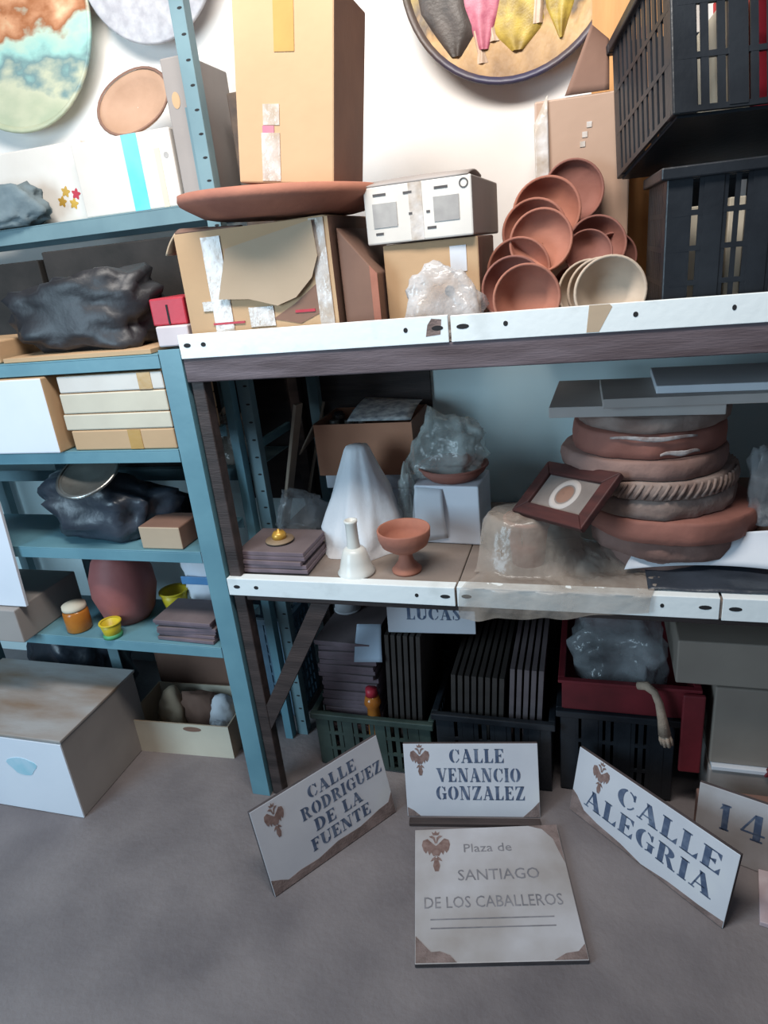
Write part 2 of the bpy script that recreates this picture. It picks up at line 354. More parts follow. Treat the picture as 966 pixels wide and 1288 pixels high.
B = thing('shelving_rack', 'tall grey-teal slotted rack against the white wall behind the low rack', 'shelf')
for x0, y0, w in ((-1.0, .30, .04), (-.905, .60, .035), (-2.36, .32, .04), (-2.36, .60, .04)):
    p = lpost(x0, y0, 2.6, B, 1, w=w, m=TEALD)
    if x0 == -1.0:
        for i in range(46):
            z = .06+i*.055
            MB().prism([(x0+.028+.007*math.cos(t), z+.003*math.sin(t)) for t in [k*math.pi/4 for k in range(8)]], y0-.0007, y0+.0007).build('slot', DARK, p)
for z in (1.775,):
    MB().box(-2.31, .345, z-.004, -1.005, .598, z).box(-2.31, .345, z-.045, -1.005, .349, z-.004).box(-2.31, .594, z-.045, -1.005, .598, z-.004).build('shelf_panel', TEALD, B, bevel=.001)
MB().box(-2.31, .345, .996, -1.005, .598, 1.0).box(-2.31, .345, .96, -1.005, .349, .996).build('shelf_panel', TEALD, B, bevel=.001)
MB().box(-2.31, .345, 1.346, -1.005, .598, 1.35).box(-2.31, .345, 1.31, -1.005, .349, 1.346).build('shelf_panel', TEALD, B, bevel=.001)
bx('crossbar', TEAL, B, -1.0, .335, 1.06, -.985, .60, 1.085, .001)

# ------------------------------------------------------------------ wall plates
def paint_mat(name, stops, nscale=3, namp=.7, stretch=(1, 1, 1), r=.3, rough=.4, ax='Y'):
    m = bpy.data.materials.new(name); m.use_nodes = True; N = m.node_tree.nodes; K = m.node_tree.links; b = N['Principled BSDF']; b.inputs['Roughness'].default_value = rough
    tc = N.new('ShaderNodeTexCoord'); mp = N.new('ShaderNodeMapping'); mp.inputs['Scale'].default_value = stretch; K.new(tc.outputs['Object'], mp.inputs[0])
    nz = N.new('ShaderNodeTexNoise'); nz.inputs['Scale'].default_value = nscale/r; nz.inputs['Detail'].default_value = 4; K.new(mp.outputs[0], nz.inputs['Vector'])
    sp = N.new('ShaderNodeSeparateXYZ'); K.new(tc.outputs['Object'], sp.inputs[0])
    a = N.new('ShaderNodeMath'); a.operation = 'MULTIPLY_ADD'; K.new(sp.outputs[ax], a.inputs[0]); a.inputs[1].default_value = .5/r; a.inputs[2].default_value = .5-namp/2
    c = N.new('ShaderNodeMath'); c.operation = 'MULTIPLY_ADD'; K.new(nz.outputs['Fac'], c.inputs[0]); c.inputs[1].default_value = namp; K.new(a.outputs[0], c.inputs[2])
    cr = N.new('ShaderNodeValToRGB'); el = cr.color_ramp.elements
    for i, (p, col) in enumerate(stops):
        e = el[i] if i < 2 else el.new(p)
        e.position = p; e.color = (*col, 1)
    K.new(c.outputs[0], cr.inputs[0]); K.new(cr.outputs[0], b.inputs['Base Color'])
    bp = N.new('ShaderNodeBump'); bp.inputs['Strength'].default_value = .5; bp.inputs['Distance'].default_value = .01; K.new(nz.outputs['Fac'], bp.inputs['Height']); K.new(bp.outputs[0], b.inputs['Normal'])
    return m
def plate(label, cx, cz, r, face, rimm, lip=.18, y=.60, depth=.045, tilt=0):
    t = thing('wall_plate', label, 'plate', (cx, y, cz), (rad(90), 0, tilt))
    MB().lathe([(r*.55, -depth), (r*.62, -depth), (r*.85, -depth*.45), (r, 0), (r*.995, .006), (r*.97, .008), (r*(1-lip), -.004)], 56, close=False).build('rim', rimm, t, True)
    MB().lathe([(r*(1-lip)+.001, -.0045), (r*.75, -.008), (r*.4, -.010), (.001, -.010)], 56, close=False).build('painted_face', face, t, True)
    return t
P1M = paint_mat('pastel_painting', [(0, (.42, .46, .32)), (.17, (.56, .56, .40)), (.25, (.18, .28, .28)), (.33, (.34, .58, .52)), (.41, (.50, .62, .50)), (.47, (.36, .13, .05)), (.54, (.62, .30, .16)), (.62, (.70, .62, .38)), (.72, (.58, .16, .07)), (.85, (.66, .60, .36)), (1, (.5, .2, .1))], 2.2, .6, (1, 1.6, 1), .31)
plate('painted wall plate with aqua, cream and orange clouds above white cartons', -1.74, 2.385, .315, P1M, P1M, .06)
P2M = paint_mat('grey_gold_painting', [(0, (.5, .5, .52)), (.4, (.55, .55, .55)), (.5, (.55, .38, .10)), (.7, (.30, .35, .34)), (1, (.5, .3, .2))], 4, .4, (1, 1, 1), .2)
GREYW = mat('grey_white_glaze', (.55, .54, .56), (.40, .39, .42), 30, .4, .3, 40)
plate('wall plate with broad grey-white rim and gold centre', -1.215, 2.455, .225, P2M, GREYW, .5)
P3M = paint_mat('brown_gold_painting', [(0, (.30, .17, .07)), (.12, (.46, .27, .11)), (.22, (.56, .35, .14)), (.27, (.36, .20, .06)), (.31, (.10, .06, .03)), (.42, (.34, .23, .05)), (.55, (.07, .05, .035)), (.75, (.30, .2, .06)), (1, (.1, .08, .05))], 3, .55, (1.5, .8, 1), .28)
RIMB = paint_mat('navy_brown_rim', [(0, (.05, .045, .09)), (.22, (.10, .07, .06)), (.45, (.09, .065, .045)), (1, (.06, .045, .04))], 3, .5, (1, 1, 1), .28)
p3 = plate('painted relief wall plate with pink and yellow robed figures', -.20, 2.262, .285, P3M, RIMB, .07)
def robe(name, m, pts, seed, zt=.010):
    mb = MB(); n = 10
    def f(u, v):
        i = v*(len(pts)-1); a = min(int(i), len(pts)-2); k = i-a
        x0 = pts[a][0]*(1-k)+pts[a+1][0]*k; x1 = pts[a][1]*(1-k)+pts[a+1][1]*k; y = pts[a][2]*(1-k)+pts[a+1][2]*k
        return (x0+(x1-x0)*u, y, -.009+zt*math.sin(math.pi*u)**.5*(1+.25*math.sin(u*11+seed+v*3)+.15*math.sin(u*5+v*6)))
    return mb.grid(f, 18, 10).build(name, m, p3, True)
PR = mat('pink_robe', (.62, .22, .28), (.42, .10, .16), 30, .4, .1); YR = mat('ochre_robe', (.58, .42, .08), (.30, .20, .05), 25, .4, .1); SKIN = mat('painted_skin', (.66, .50, .38), (.5, .35, .25), 20, .4, .05); DKR = mat('dark_brown_paint', (.09, .07, .06), (.05, .04, .035), 14, .4, .1)
robe('dark_robe', DKR, [(-.24, -.14, .16), (-.255, -.13, .02), (-.24, -.115, -.09), (-.20, -.09, -.15), (-.16, -.13, -.20)], 4)
robe('pink_robe', PR, [(-.15, -.04, .18), (-.14, -.015, .04), (-.125, -.01, -.05), (-.12, -.03, -.11), (-.085, -.06, -.195)], 1)
robe('foot', SKIN, [(-.10, -.075, -.15), (-.09, -.07, -.20), (-.095, -.06, -.225)], 0, .006); robe('foot', SKIN, [(-.07, -.045, -.13), (-.06, -.04, -.165), (-.06, -.03, -.18)], 0, .006)
robe('ochre_robe', YR, [(-.01, .07, .18), (-.025, .08, 0), (-.035, .075, -.10), (-.05, .085, -.16), (.0, .03, -.21)], 2)
robe('ochre_robe', YR, [(.10, .17, .18), (.09, .18, 0), (.085, .16, -.12), (.12, .13, -.20)], 5)
robe('pale_column', SKIN, [(.07, .09, .08), (.06, .085, -.05), (.05, .08, -.16)], 3)
robe('pale_rock', mat('pale_pink_rock', (.62, .48, .44), None, 12, .5, .2), [(.17, .21, -.02), (.14, .23, -.05), (.16, .21, -.09)], 2)

# ------------------------------------------------------------------ on the tall rack's shelf
z = 1.776
t = carton('carton', 'flat white carton with orange flower print on the top shelf by the painted plate', -1.85, .415, z, -1.43, .585, 1.99, CARDW, rot=0)
for k, (x, zz) in enumerate(((.10, .06), (.14, .05), (.12, .085), (.155, .075))):
    MB().prism([(x+.013*math.cos(a)*(1+.3*math.cos(5*a)), zz+.013*math.sin(a)*(1+.3*math.cos(5*a))) for a in [i*math.pi/10 for i in range(20)]], -.0858, -.0845).build('flower_print', BRASS if k < 3 else REDP, t)
t = carton('carton', 'white carton with a cyan stripe standing on the top shelf', -1.425, .36, z, -1.10, .56, 1.972, CARDW)
bx('cyan_stripe', CYAN, t, .008, -.1012, 0.001, .058, -.0995, .195, 0); bx('tan_stripe', CREAM, t, .105, -.1012, .001, .122, -.0995, .15, 0)
MB().prism([(.14+.008*math.cos(a), .13+.008*math.sin(a)) for a in [i*math.pi/6 for i in range(12)]], -.1008, -.0996).build('round_mark', GREYP, t)
t = carton('box_file', 'tall grey box file with tan spot behind the slotted post', -1.085, .352, z, -1.008, .58, 2.125, GREYC, rot=0)
MB().prism([(-.01+.012*math.cos(a), .25+.02*math.sin(a)) for a in [i*math.pi/8 for i in range(16)]], -.1150, -.1136).build('tan_spot', CARD, t)
bx('blue_edge', TEALD, t, .012, -.1148, .004, .037, -.1136, .23, 0)
t = carton('box_file', 'dark mottled brown box standing between slotted post and tall carton', -.950, .435, ZT+.001, -.86, .58, 2.04, MARB)
carton('carton', 'long blackish box added as shade in the gap under the grey-teal top shelf', -1.62, .36, 1.351, -1.06, .58, 1.70, SHADE, rot=0)  # black box added to paint the shade under the shelf
carton('carton', 'second blackish box added as shade at the far end under the top shelf', -2.25, .36, 1.351, -1.64, .58, 1.68, SHADE)  # continues the added black fill along the gap
carton('carton', 'blackish box added as shade on the lower shelf of the tall rack behind the steel bowl', -1.66, .37, 1.001, -1.22, .57, 1.27, SHADE)  # added black box, shade at the back of the rack
o = bx('shade_board', DWOOD, None, -.57, 0, 0, .19, .012, .54, .002, loc=(-.68, .641, .787)); tag(o, 'dark wooden board added to darken the wall behind the reddish open box', 'board')  # board added to make the back of the shelf darker
o = bx('shade_board', SHADE, None, -.5, 0, 0, .5, .008, .66, .002, loc=(-.40, .645, .001)); tag(o, 'wide blackish board added as deep shade under the middle shelf', 'board')  # black board added, deep shade put into its colour
o = bx('shade_board', SHADE, None, -.38, 0, 0, .38, .008, .64, .002, loc=(.50, .645, .001)); tag(o, 'blackish board added as shade behind the beige carton pile', 'board')  # same added shade board, further right
o = bag('cloth_bundle', 'grey-teal crumpled cloth bundle at the edge of the top shelf', 'cloth', GCLOTH, (-1.68, .30, 1.777), (.16, .05, .065), 3, amp=.25)
o.location.y = .352; o.location.x = -1.70
t = thing('broken_dish', 'tan oval ceramic dish lying tilted on the white carton with cyan stripe', 'dish', (-1.255, .46, 2.066), (rad(64), rad(-25), rad(20)))
MB().lathe([(.03, -.04), (.06, -.038), (.085, -.02), (.10, 0), (.097, .003), (.08, -.012), (.04, -.022), (.001, -.024)], 32, fn=lambda a, r, z: 1+.12*math.cos(2*a), close=False).build('bowl', mat('tan_clay', (.46, .29, .20), (.38, .23, .15), 8, .7, .1), t, True)
MB().lathe([(.0995, .001), (.104, .004), (.101, .008), (.096, .005)], 32, fn=lambda a, r, z: 1+.12*math.cos(2*a), close=False).build('dark_rim', CARDD, t, True)

# ------------------------------------------------------------------ on the top shelf of the long rack
t = carton('carton', 'large taped brown carton with torn open flaps under the terracotta dish', -.945, .03, ZT+.001, -.555, .32, 1.685, CARD, CARDD, flaps=1)  # darker card on the sides paints their shade
def sheet(name, m, par, quad, th=.004, n=8, bend=0):
    q = [Vector(p) for p in quad]
    nn = (q[1]-q[0]).cross(q[3]-q[0]).normalized()
    f = lambda u, v: tuple(q[0].lerp(q[1], u).lerp(q[3].lerp(q[2], u), v)+nn*bend*math.sin(math.pi*v)*(1+.3*math.sin(3*u)))
    return MB().grid(f, n, n).build(name, m, par, True, solid=th)
def cut(name, m, par, pts, y, th=.004): return MB().prism(pts, y, y-th).build(name, m, par)
cut('torn_flap', CARDG, t, [(-.06, .235), (.16, .275), (.165, .20), (.145, .155), (.10, .115), (.05, .10), (-.02, .12), (-.10, .125)], -.152)
sheet('flap', CARDD, t, [(-.19, -.145, .28), (-.02, -.145, .28), (-.03, -.09, .272), (-.19, -.10, .29)], bend=.004)
sheet('flap', CARDG, t, [(-.19, -.145, .28), (-.195, .145, .28), (-.215, .145, .24), (-.225, -.145, .235)], bend=.003)
sheet('flap', CARD, t, [(.19, -.145, .28), (.195, .145, .28), (.05, .145, .281), (.05, -.10, .281)], bend=.0)
cut('torn_hole', CARDD, t, [(.03, .07), (.10, .055), (.15, .075), (.182, .13), (.182, .235), (.165, .25), (.15, .14), (.09, .10)], -.1452, .001)
bx('paper_label', CTAPE, t, -.125, -.1475, .05, -.075, -.1455, .265, 0); bx('pink_mark', PINK, t, -.066, -.1483, .19, -.05, -.1456, .235, 0)
bx('packing_tape', CTAPE, t, .15, -.1477, .02, .185, -.1456, .278, 0); bx('packing_tape', CTAPE, t, -.03, -.1475, .055, .035, -.1456, .10, 0); bx('packing_tape', CTAPE, t, -.15, -.1479, .10, -.125, -.1456, .122, 0)
bx('red_line', REDP, t, -.13, -.1479, .066, -.045, -.1457, .071, 0); bx('red_line', REDP, t, .09, -.1479, .080, .14, -.1457, .086, 0)
t = thing('wedge_box', 'dark red-brown wedge-shaped box with salmon edge between two cartons', 'box', (-.545, .05, ZT))
MB().prism([(0, 0), (.085, 0), (.085, .150), (0, .255)], 0, .28).build('body', CARDD, t, bevel=.003)
MB().prism([(.070, .001), (.0865, .001), (.0865, .150), (.070, .168)], -.003, -.0005).build('salmon_edge', TERRA, t)
t = thing('terracotta_dish', 'wide shallow terracotta dish lying on the torn brown carton', 'dish', (-.715, .175, 1.700), (0, rad(2.5), 0))
MB().lathe([(.001, 0), (.17, 0), (.195, .005), (.235, .026), (.248, .034), (.252, .042), (.250, .056), (.242, .058), (.22, .040), (.18, .016), (.001, .014)], 56, close=False).build('bowl', TERRA, t, True)
t = carton('carton', 'tall narrow tan carton sealed with tape standing on the terracotta dish', -.770, .06, 1.762, -.545, .30, 2.135, CARD, CARDD, rot=rad(2), tilt=(0, rad(7.5)))  # side faces take the dark card as painted shade
bx('brown_tape', TAPE, t, -.02, -.1213, .25, .025, -.1195, .362, 0)
bx('clear_tape', CTAPE, t, -.055, -.1213, .005, -.012, -.1195, .10, 0); bx('clear_tape', CTAPE, t, -.05, -.1213, .115, -.012, -.1195, .155, 0)
bx('pink_mark', PINK, t, -.052, -.1213, .10, -.025, -.1195, .114, 0)
bx('top_tape', CTAPE, t, -.10, -.119, .363, .02, .115, .3652, 0)
t = carton('carton', 'brown carton with silver label and hand hole under the white printed carton', -.455, .10, ZT+.001, -.235, .36, 1.612, CARD, CARDD)  # shade of the side faces is put into the darker card
bx('silver_label', PAPER, t, .045, -.1313, .135, .082, -.1295, .19, 0); MB().prism([(.04+.012*math.cos(a), .095+.012*math.sin(a)) for a in [i*math.pi/6 for i in range(12)]], -.1308, -.1296).build('hand_hole', DARK, t)
t = carton('carton', 'flat white carton with grey printed labels on the brown hand-hole carton', -.48, .085, 1.614, -.235, .43, 1.735, CARDW, GREYC, rot=rad(-2))  # grey sides put shade into the white carton's colour
for x in (-.075, .065):
    bx('printed_square', GREYP, t, x-.028, -.1740, .035, x+.028, -.1722, .085, 0)
for x, zz, w in ((-.10, .10, .03), (-.03, .098, .02), (.04, .10, .03), (-.10, .02, .018), (.02, .022, .02), (-.02, .055, .008), (.02, .055, .008)):
    bx('print_line', INK, t, x, -.1736, zz, x+w, -.1723, zz+.005, 0)
MB().lathe([(.0075, 0), (.010, 0), (.010, .0012), (.0075, .0012)], 20, close=False).build('round_mark', INK, t, loc=(.105, -.1725, .105), rot=(rad(90), 0, 0))
bx('clear_tape', CTAPE, t, -.018, -.1733, 0.002, .012, -.1722, .119, 0)
sheet('flap', GREYC, t, [(-.12, -.172, .121), (.115, -.172, .121), (.11, .02, .128), (-.12, .02, .132)], bend=.010)
bag('plastic_bag', 'crumpled clear plastic bag behind the upper white rail joint', 'bag', clear('milky_film', (.62, .60, .60), .28, .75, .15, 14), (-.315, .055, ZT+.001), (.12, .035, .075), 12, amp=.16, freq=1.6, taper=.45, planes=15)
# terracotta pots
def pot(label, cx, y, cz, r, m, deep=.95, elev=10, rz=0, wall=.085):
    h = r*deep; w = r*wall
    t = thing('plant_pot', label, 'pot', (cx, y, cz), (rad(90-elev), 0, rad(rz)), 'small clay pots heaped behind the upper white rail')
    MB().lathe([(.001, -h), (r*.55, -h), (r*.60, -h*.95), (r*.92, -r*.22), (r, -r*.2), (r, -.002), (r*.985, 0), (r*.93, 0), (r*.915, -.003), (r*.86, -r*.2), (r*.52, -h*.88), (.001, -h*.9)], 40, close=False).build('body', m, t, True)
    return t
pot('red clay pot lying open against the white rail left of the cream pots', -.127, .012, ZT+.073, .071, TERRA, .7, 4)
pot('red clay pot nested behind the rail-side pot, beside the clear bag', -.161, .075, 1.497, .069, TERRAR, .7, 8)
pot('red clay pot third up in the leaning row from the rail', -.154, .14, 1.532, .071, TERRA, .6, 10)
pot('red clay pot half way up the leaning row, broad opening showing', -.105, .15, 1.588, .070, TERRA, .55, 12, -4)
pot('red clay pot just behind the broad-opening pot in the leaning row', -.122, .20, 1.610, .073, TERRA, .55, 14)
pot('large red clay pot second from the top of the leaning row', -.098, .265, 1.650, .079, TERRA, .6, 12)
pot('dusky red clay dish topmost in the heap against the shiny carton', -.038, .34, 1.690, .072, TERRAR, .35, 8, 10)
pot('shiny red clay pot in the right of the heap beside the black crate', .016, .22, 1.568, .066, TERRAR, .75, 18, 8)
pot('small red clay pot nested inside the shiny red pot', -.002, .17, 1.553, .052, TERRAR, .6, 18, 8)
pot('red clay pot half hidden between shiny pot and black crate', .052, .25, 1.535, .055, TERRAR, .8, 6, 12)
pot('innermost cream clay pot of the three against the rail', .000, .13, 1.474, .068, CERAM, .75, 6, 4)
pot('middle cream clay pot of the three against the rail', .024, .075, 1.476, .070, CERAM, .75, 6, 4)
pot('outermost cream clay pot of the three against the rail', .041, .015, ZT+.073, .072, CERAM, .75, 5, 4)
pot('plain red clay pot at the bottom of the heap under the shiny pot', -.03, .30, ZT+.062, .06, TERRAR, .8, 5)
# carton and boards behind pots
t = carton('carton', 'shiny brown carton with open dark flap behind the clay pots', -.135, .40, ZT+.001, .085, .54, 1.895, mat('pinkish_cardboard', (.52, .35, .26), (.45, .30, .22), 3, .4, .06, 40), rot=rad(4))
sheet('flap', CARDD, t, [(-.04, -.072, .492), (.06, -.072, .492), (.06, -.03, .60), (.02, -.05, .63)], bend=.004)
sheet('white_wrap', CTAPE, t, [(-.108, -.073, .20), (-.075, -.0735, .20), (-.08, -.0735, .50), (-.112, -.073, .44)], .002, bend=.003)
for x, zz in ((.01, .42), (-.005, .38), (.0, .40)): bx('tape_glint', CTAPE, t, x, -.0718, zz, x+.012, -.0702, zz+.012, 0)
t = thing('plywood_board', 'orange-stained plywood board upright behind the black crates', 'board', (.075, .565, ZT+.001), (rad(-.5), 0, 0))
bx('panel', WOODL, t, -.075, 0, 0, .12, .015, .92, .002); bx('dark_stain', CARDR, t, .03, -.0012, .60, .055, -.0002, .64, 0)

# crates
def crate(label, w, d, h, m, loc, rot, n=12, bars=4, cat='crate', thin=.007, group=None):
    t = thing('plastic_crate', label, cat, loc, rot, group)
    MB().box(-w/2+.01, -d/2+.01, 0, w/2-.01, d/2-.01, .006).build('base', m, t)
    b = .016
    for sx in (-1, 1):
        for sy in (-1, 1):
            x = sx*(w/2-b/2-.003); y = sy*(d/2-b/2-.003); bx('corner_post', m, t, x-b*(.7 if sx < 0 else 2.2), y-b*(.7 if sy < 0 else 1.6), .004, x+b*(2.2 if sx < 0 else .7), y+b*(1.6 if sy < 0 else .7), h-.02, .003)
    for sx in (-1, 1):
        mb = MB()
        for k in range(1, int(n*d/w)): 
            y = -d/2+d*k/int(n*d/w); mb.box(sx*w/2-.004-(0 if sx > 0 else -.004), y-.0085, .01, sx*w/2+(0 if sx > 0 else .004), y+.0085, h-.02)
        for k in range(bars+1):
            z = .006+(h-.03)*k/bars; x = sx*(w/2-.003); mb.box(x-.0035, -d/2+.012, z, x+.0035, d/2-.012, z+.010)
        mb.build('side_lattice', m, t)
    for sy in (-1, 1):
        mb = MB()
        for k in range(1, n):
            x = -w/2+w*k/n; y = sy*(d/2-.002); mb.box(x-thin, y-.002, .01, x+thin, y+.002, h-.02)
            if k % 4 == 0: mb.box(x-.017, y-.004, .01, x+.017, y+.004, h-.02)
        for k in range(bars+1):
            z = .006+(h-.03)*k/bars; y = sy*(d/2-.003); mb.box(-w/2+.012, y-.0035, z, w/2-.012, y+.0035, z+.010)
        mb.build('side_lattice', m, t)
    mb = MB(); q = .012
    mb.box(-w/2-q, -d/2-q, h-.022, w/2+q, -d/2+.008, h); mb.box(-w/2-q, d/2-.008, h-.022, w/2+q, d/2+q, h)
    mb.box(-w/2-q, -d/2+.008, h-.022, -w/2+.008, d/2-.008, h); mb.box(w/2-.008, -d/2+.008, h-.022, w/2+q, d/2-.008, h)
    mb.build('rim', m, t, bevel=.003); return t
c1 = crate('black slatted plastic crate of cream papers standing behind the upper rail', .46, .30, .288, BLACKP, (.365, .185, ZT+.001), (0, 0, rad(2)), 22, 4, thin=.0045)
bx('white_label', PAPER, c1, -.035, -.1665, .10, .03, -.1645, .165, 0)
for i in range(9):
    h = .20+.03*random.random(); x = .207+i*.039
    o = bx('book', [CREAM, CARDW, CREAM][i % 3], None, -.015, -.08, 0, .015, .08, h, .002, loc=(x, .215, ZT+.008)); tag(o, 'cream paper block upright inside the lower black crate', 'book', 'paper blocks in the lower crate')
o = bx('wooden_block', DWOOD, None, -.06, -.02, 0, .06, .02, .338, .003, loc=(.44, .095, ZT+.009)); tag(o, 'dark wooden block in the lower crate propping up the tilted crate', 'block')
c2m = Matrix.Translation((.145, .02, 1.777)) @ Euler((rad(-12.5), 0, rad(14))).to_matrix().to_4x4()
c2 = crate('black slatted plastic crate tilted back on top of the other crate', .50, .36, .30, BLACKP, c2m @ Vector((.25, .18, 0)), (rad(-12.5), 0, rad(14)), 17, 3)
def in_c2(x, y, z): return c2.matrix_basis @ Vector((x, y, z))
bpy.context.view_layer.update()
for i, (x, m, h, lb) in enumerate(((-.10, CREAM, .20, 'cream folder upright in the tilted upper crate'), (-.05, REDP, .275, 'red book sticking out of the tilted upper crate'), (.0, CARDD, .24, 'dark brown book in the tilted upper crate'), (.05, mat('olive_yellow', (.45, .42, .06), (.3, .34, .05), 12, .6, .05), .272, 'olive-yellow book sticking out of the tilted upper crate'), (.10, CREAM, .21, 'cream book standing beside the olive-yellow one in the upper crate'), (.15, CARDR, .25, 'rust-red book in the tilted upper crate beside cream book'))):
    o = bx('book', m, None, -.02, -.09, 0, .02, .09, h+.02, .002, loc=in_c2(x, -.02, .008), rot=c2.rotation_euler[:]); tag(o, lb, 'book', 'books in the tilted crate')

# ------------------------------------------------------------------ on the low teal rack
o = bx('cardboard_sheet', CARD, None, -.235, -.12, 0, .235, .12, .012, .001, loc=(-1.30, .135, 1.416)); tag(o, 'flat brown cardboard sheet under the black bag on the upper shelf', 'cardboard')
bag('trash_bag', 'slumped black bin bag on the brown cardboard sheet of the teal rack', 'bag', BAGB, (-1.31, .135, 1.429), (.225, .11, .105), 21, amp=.22)
carton('carton', 'orange-brown small carton on the upper teal shelf beside the black bin bag', -1.80, .02, 1.416, -1.55, .24, 1.475, CARD)
carton('carton', 'small pinkish white box under the red packet beside the large carton', -1.055, .04, 1.427, -.962, .22, 1.478, mat('pinkish_white', (.66, .58, .60), None, 4, .7, .03))
t = thing('red_packet', 'small glossy red packet on the pinkish white box', 'packet', (-1.012, .13, 1.479), (0, 0, rad(3)))
bx('body', REDP, t, -.055, -.08, 0, .042, .08, .066, .004); bx('dark_fold', DARK, t, -.01, -.0815, .002, -.005, -.0795, .05, 0)
t = carton('carton', 'white-fronted carton with brown side on the second teal shelf', -1.80, -.012, 1.166, -1.405, .25, 1.375, WHITE, CARD)
for i, (z0, z1, x0, m) in enumerate(((1.166, 1.222, -1.372, CARD), (1.223, 1.268, -1.385, CREAM), (1.269, 1.325, -1.38, CREAM), (1.326, 1.372, -1.375, CARDW))):
    t = carton('carton', ['lowest flat tan carton in the pile next to the white-fronted carton', 'second lowest flat cream carton in the pile on the teal shelf', 'third flat cream carton up in the pile on the teal shelf', 'topmost flat white carton in the pile on the teal shelf'][i], x0, .012, z0, -1.045, .25, z1, m, CARD)
    if i == 0: bx('brown_tape', TAPE, t, .02, -.1205, .002, .06, -.1188, .055, 0)
    if i == 3: bx('brown_tape', TAPE, t, .09, -.1205, .002, .13, -.1188, .045, 0)
bag('trash_bag', 'dark slate bin bag on the third teal shelf under a steel bowl', 'bag', BAGD, (-1.41, .14, .866), (.225, .105, .098), 33, amp=.2)
bag('trash_bag', 'smaller dark slate bag squeezed between bowl bag and small tan carton', 'bag', BAGD, (-1.105, .205, .866), (.055, .045, .12), 35, amp=.2)
t = thing('steel_bowl', 'shiny shallow steel bowl lying on the dark slate bag', 'bowl', (-1.37, .035, 1.088), (rad(30), 0, 0))
MB().lathe([(.001, -.03), (.04, -.028), (.07, -.015), (.085, 0), (.095, .002), (.095, .005), (.083, .004), (.065, -.010), (.03, -.02), (.001, -.022)], 40, close=False).build('bowl', STEEL, t, True)
MB().lathe([(.083, .0048), (.095, .0055), (.098, .008), (.09, .009)], 40, close=False).build('rim', STEEL, t, True)
carton('carton', 'small tan carton at the end of the third teal shelf', -1.235, .015, .866, -1.10, .13, .935, CARDG, CARDD)
t = thing('foam_board', 'white foam board leaning on the grey carton at the rack end', 'board', (-1.85, -.028, .672), (rad(-3), 0, 0)); bx('panel', WHITE, t, -.16, 0, 0, .165, .010, .475, .001)
carton('carton', 'grey-beige carton in the far bay of the lowest teal shelf', -1.98, -.05, .551, -1.715, .23, .668, GREYC, rot=0)
t = thing('clay_jar', 'round pink-red clay jar on the lowest teal shelf', 'jar', (-1.455, .15, .551))
MB().lathe([(.001, 0), (.065, 0), (.085, .03), (.103, .10), (.10, .16), (.08, .215), (.058, .24), (.062, .255), (.052, .256), (.045, .24), (.001, .22)], 40, close=False).build('body', VASE, t, True)
MB().lathe([(.057, .239), (.066, .256), (.066, .262), (.050, .262), (.048, .25)], 40, close=False).build('dark_rim', CARDD, t, True)
t = thing('amber_jar', 'small amber glass jar with pale lid beside the clay jar', 'jar', (-1.585, .055, .551))
MB().lathe([(.001, 0), (.036, 0), (.04, .005), (.04, .065), (.034, .075), (.001, .075)], 28, close=False).build('glass', AMBER, t, True); MB().lathe([(.001, .075), (.037, .075), (.038, .079), (.037, .09), (.001, .092)], 28, close=False).build('lid', CREAM, t, True)
def cup(label, x, y, s):
    t = thing('yellow_cup', label, 'cup', (x, y, .551)); MB().lathe([(.001, 0), (.026*s, 0), (.032*s, .03*s), (.036*s, .055*s), (.033*s, .055*s), (.028*s, .02*s), (.001, .012*s)], 28, close=False).build('body', YEL, t, True)
    MB().lathe([(.035*s, .052*s), (.039*s, .054*s), (.038*s, .059*s), (.032*s, .057*s)], 28, close=False).build('rim', YEL, t, True)
    return t
t = cup('yellow plastic cup with green base in front of the clay jar', -1.435, .027, .9)
MB().lathe([(.001, 0.0005), (.030, .0005), (.030, .010), (.026, .013)], 28, close=False).build('green_base', mat('green_plastic', (.08, .35, .16), None, 8, .5, .05), t, True)
cup('yellow plastic cup behind the tile pile, beside the clay jar', -1.315, .21, 1.25)
t = thing('laundry_bag', 'white bag with a blue stripe behind the yellow cup', 'bag', (-1.20, .235, .551))
link('bag', crumple(.085, .028, .125, 41, amp=.14), WHITE, t); bx('blue_stripe', mat('blue_print', (.12, .32, .62), None, 8, .5, 0), t, -.07, -.034, .10, .06, -.028, .128, .002)
def tiles(label, group, n, cx, cy, z0, w, d, th, m1, m2, rz=0, jit=.006, name='clay_tile'):
    me = None
    for i in range(n):
        o = bx(name, m1, None, -w/2, -d/2, 0, w/2, d/2, th, .0015) if me is None else link(name, me, None, bevel=.0015)
        me = me or o.data
        if i == 0 and m2:
            me.materials.append(m2)
            for p in me.polygons:
                if abs(p.normal.z) < .5: p.material_index = 1
        o.location = (cx+random.uniform(-jit, jit), cy+random.uniform(-jit, jit), z0+i*(th+.0008)); o.rotation_euler = (0, 0, rad(rz)+random.uniform(-.05, .05)); tag(o, label, 'tile', group)
    return z0+n*(th+.0008)
tiles('mauve-edged tile in the pile at the end of the lowest teal shelf', 'tiles on the low teal shelf', 6, -1.165, .095, .552, .20, .14, .011, TILEB, TILEP)
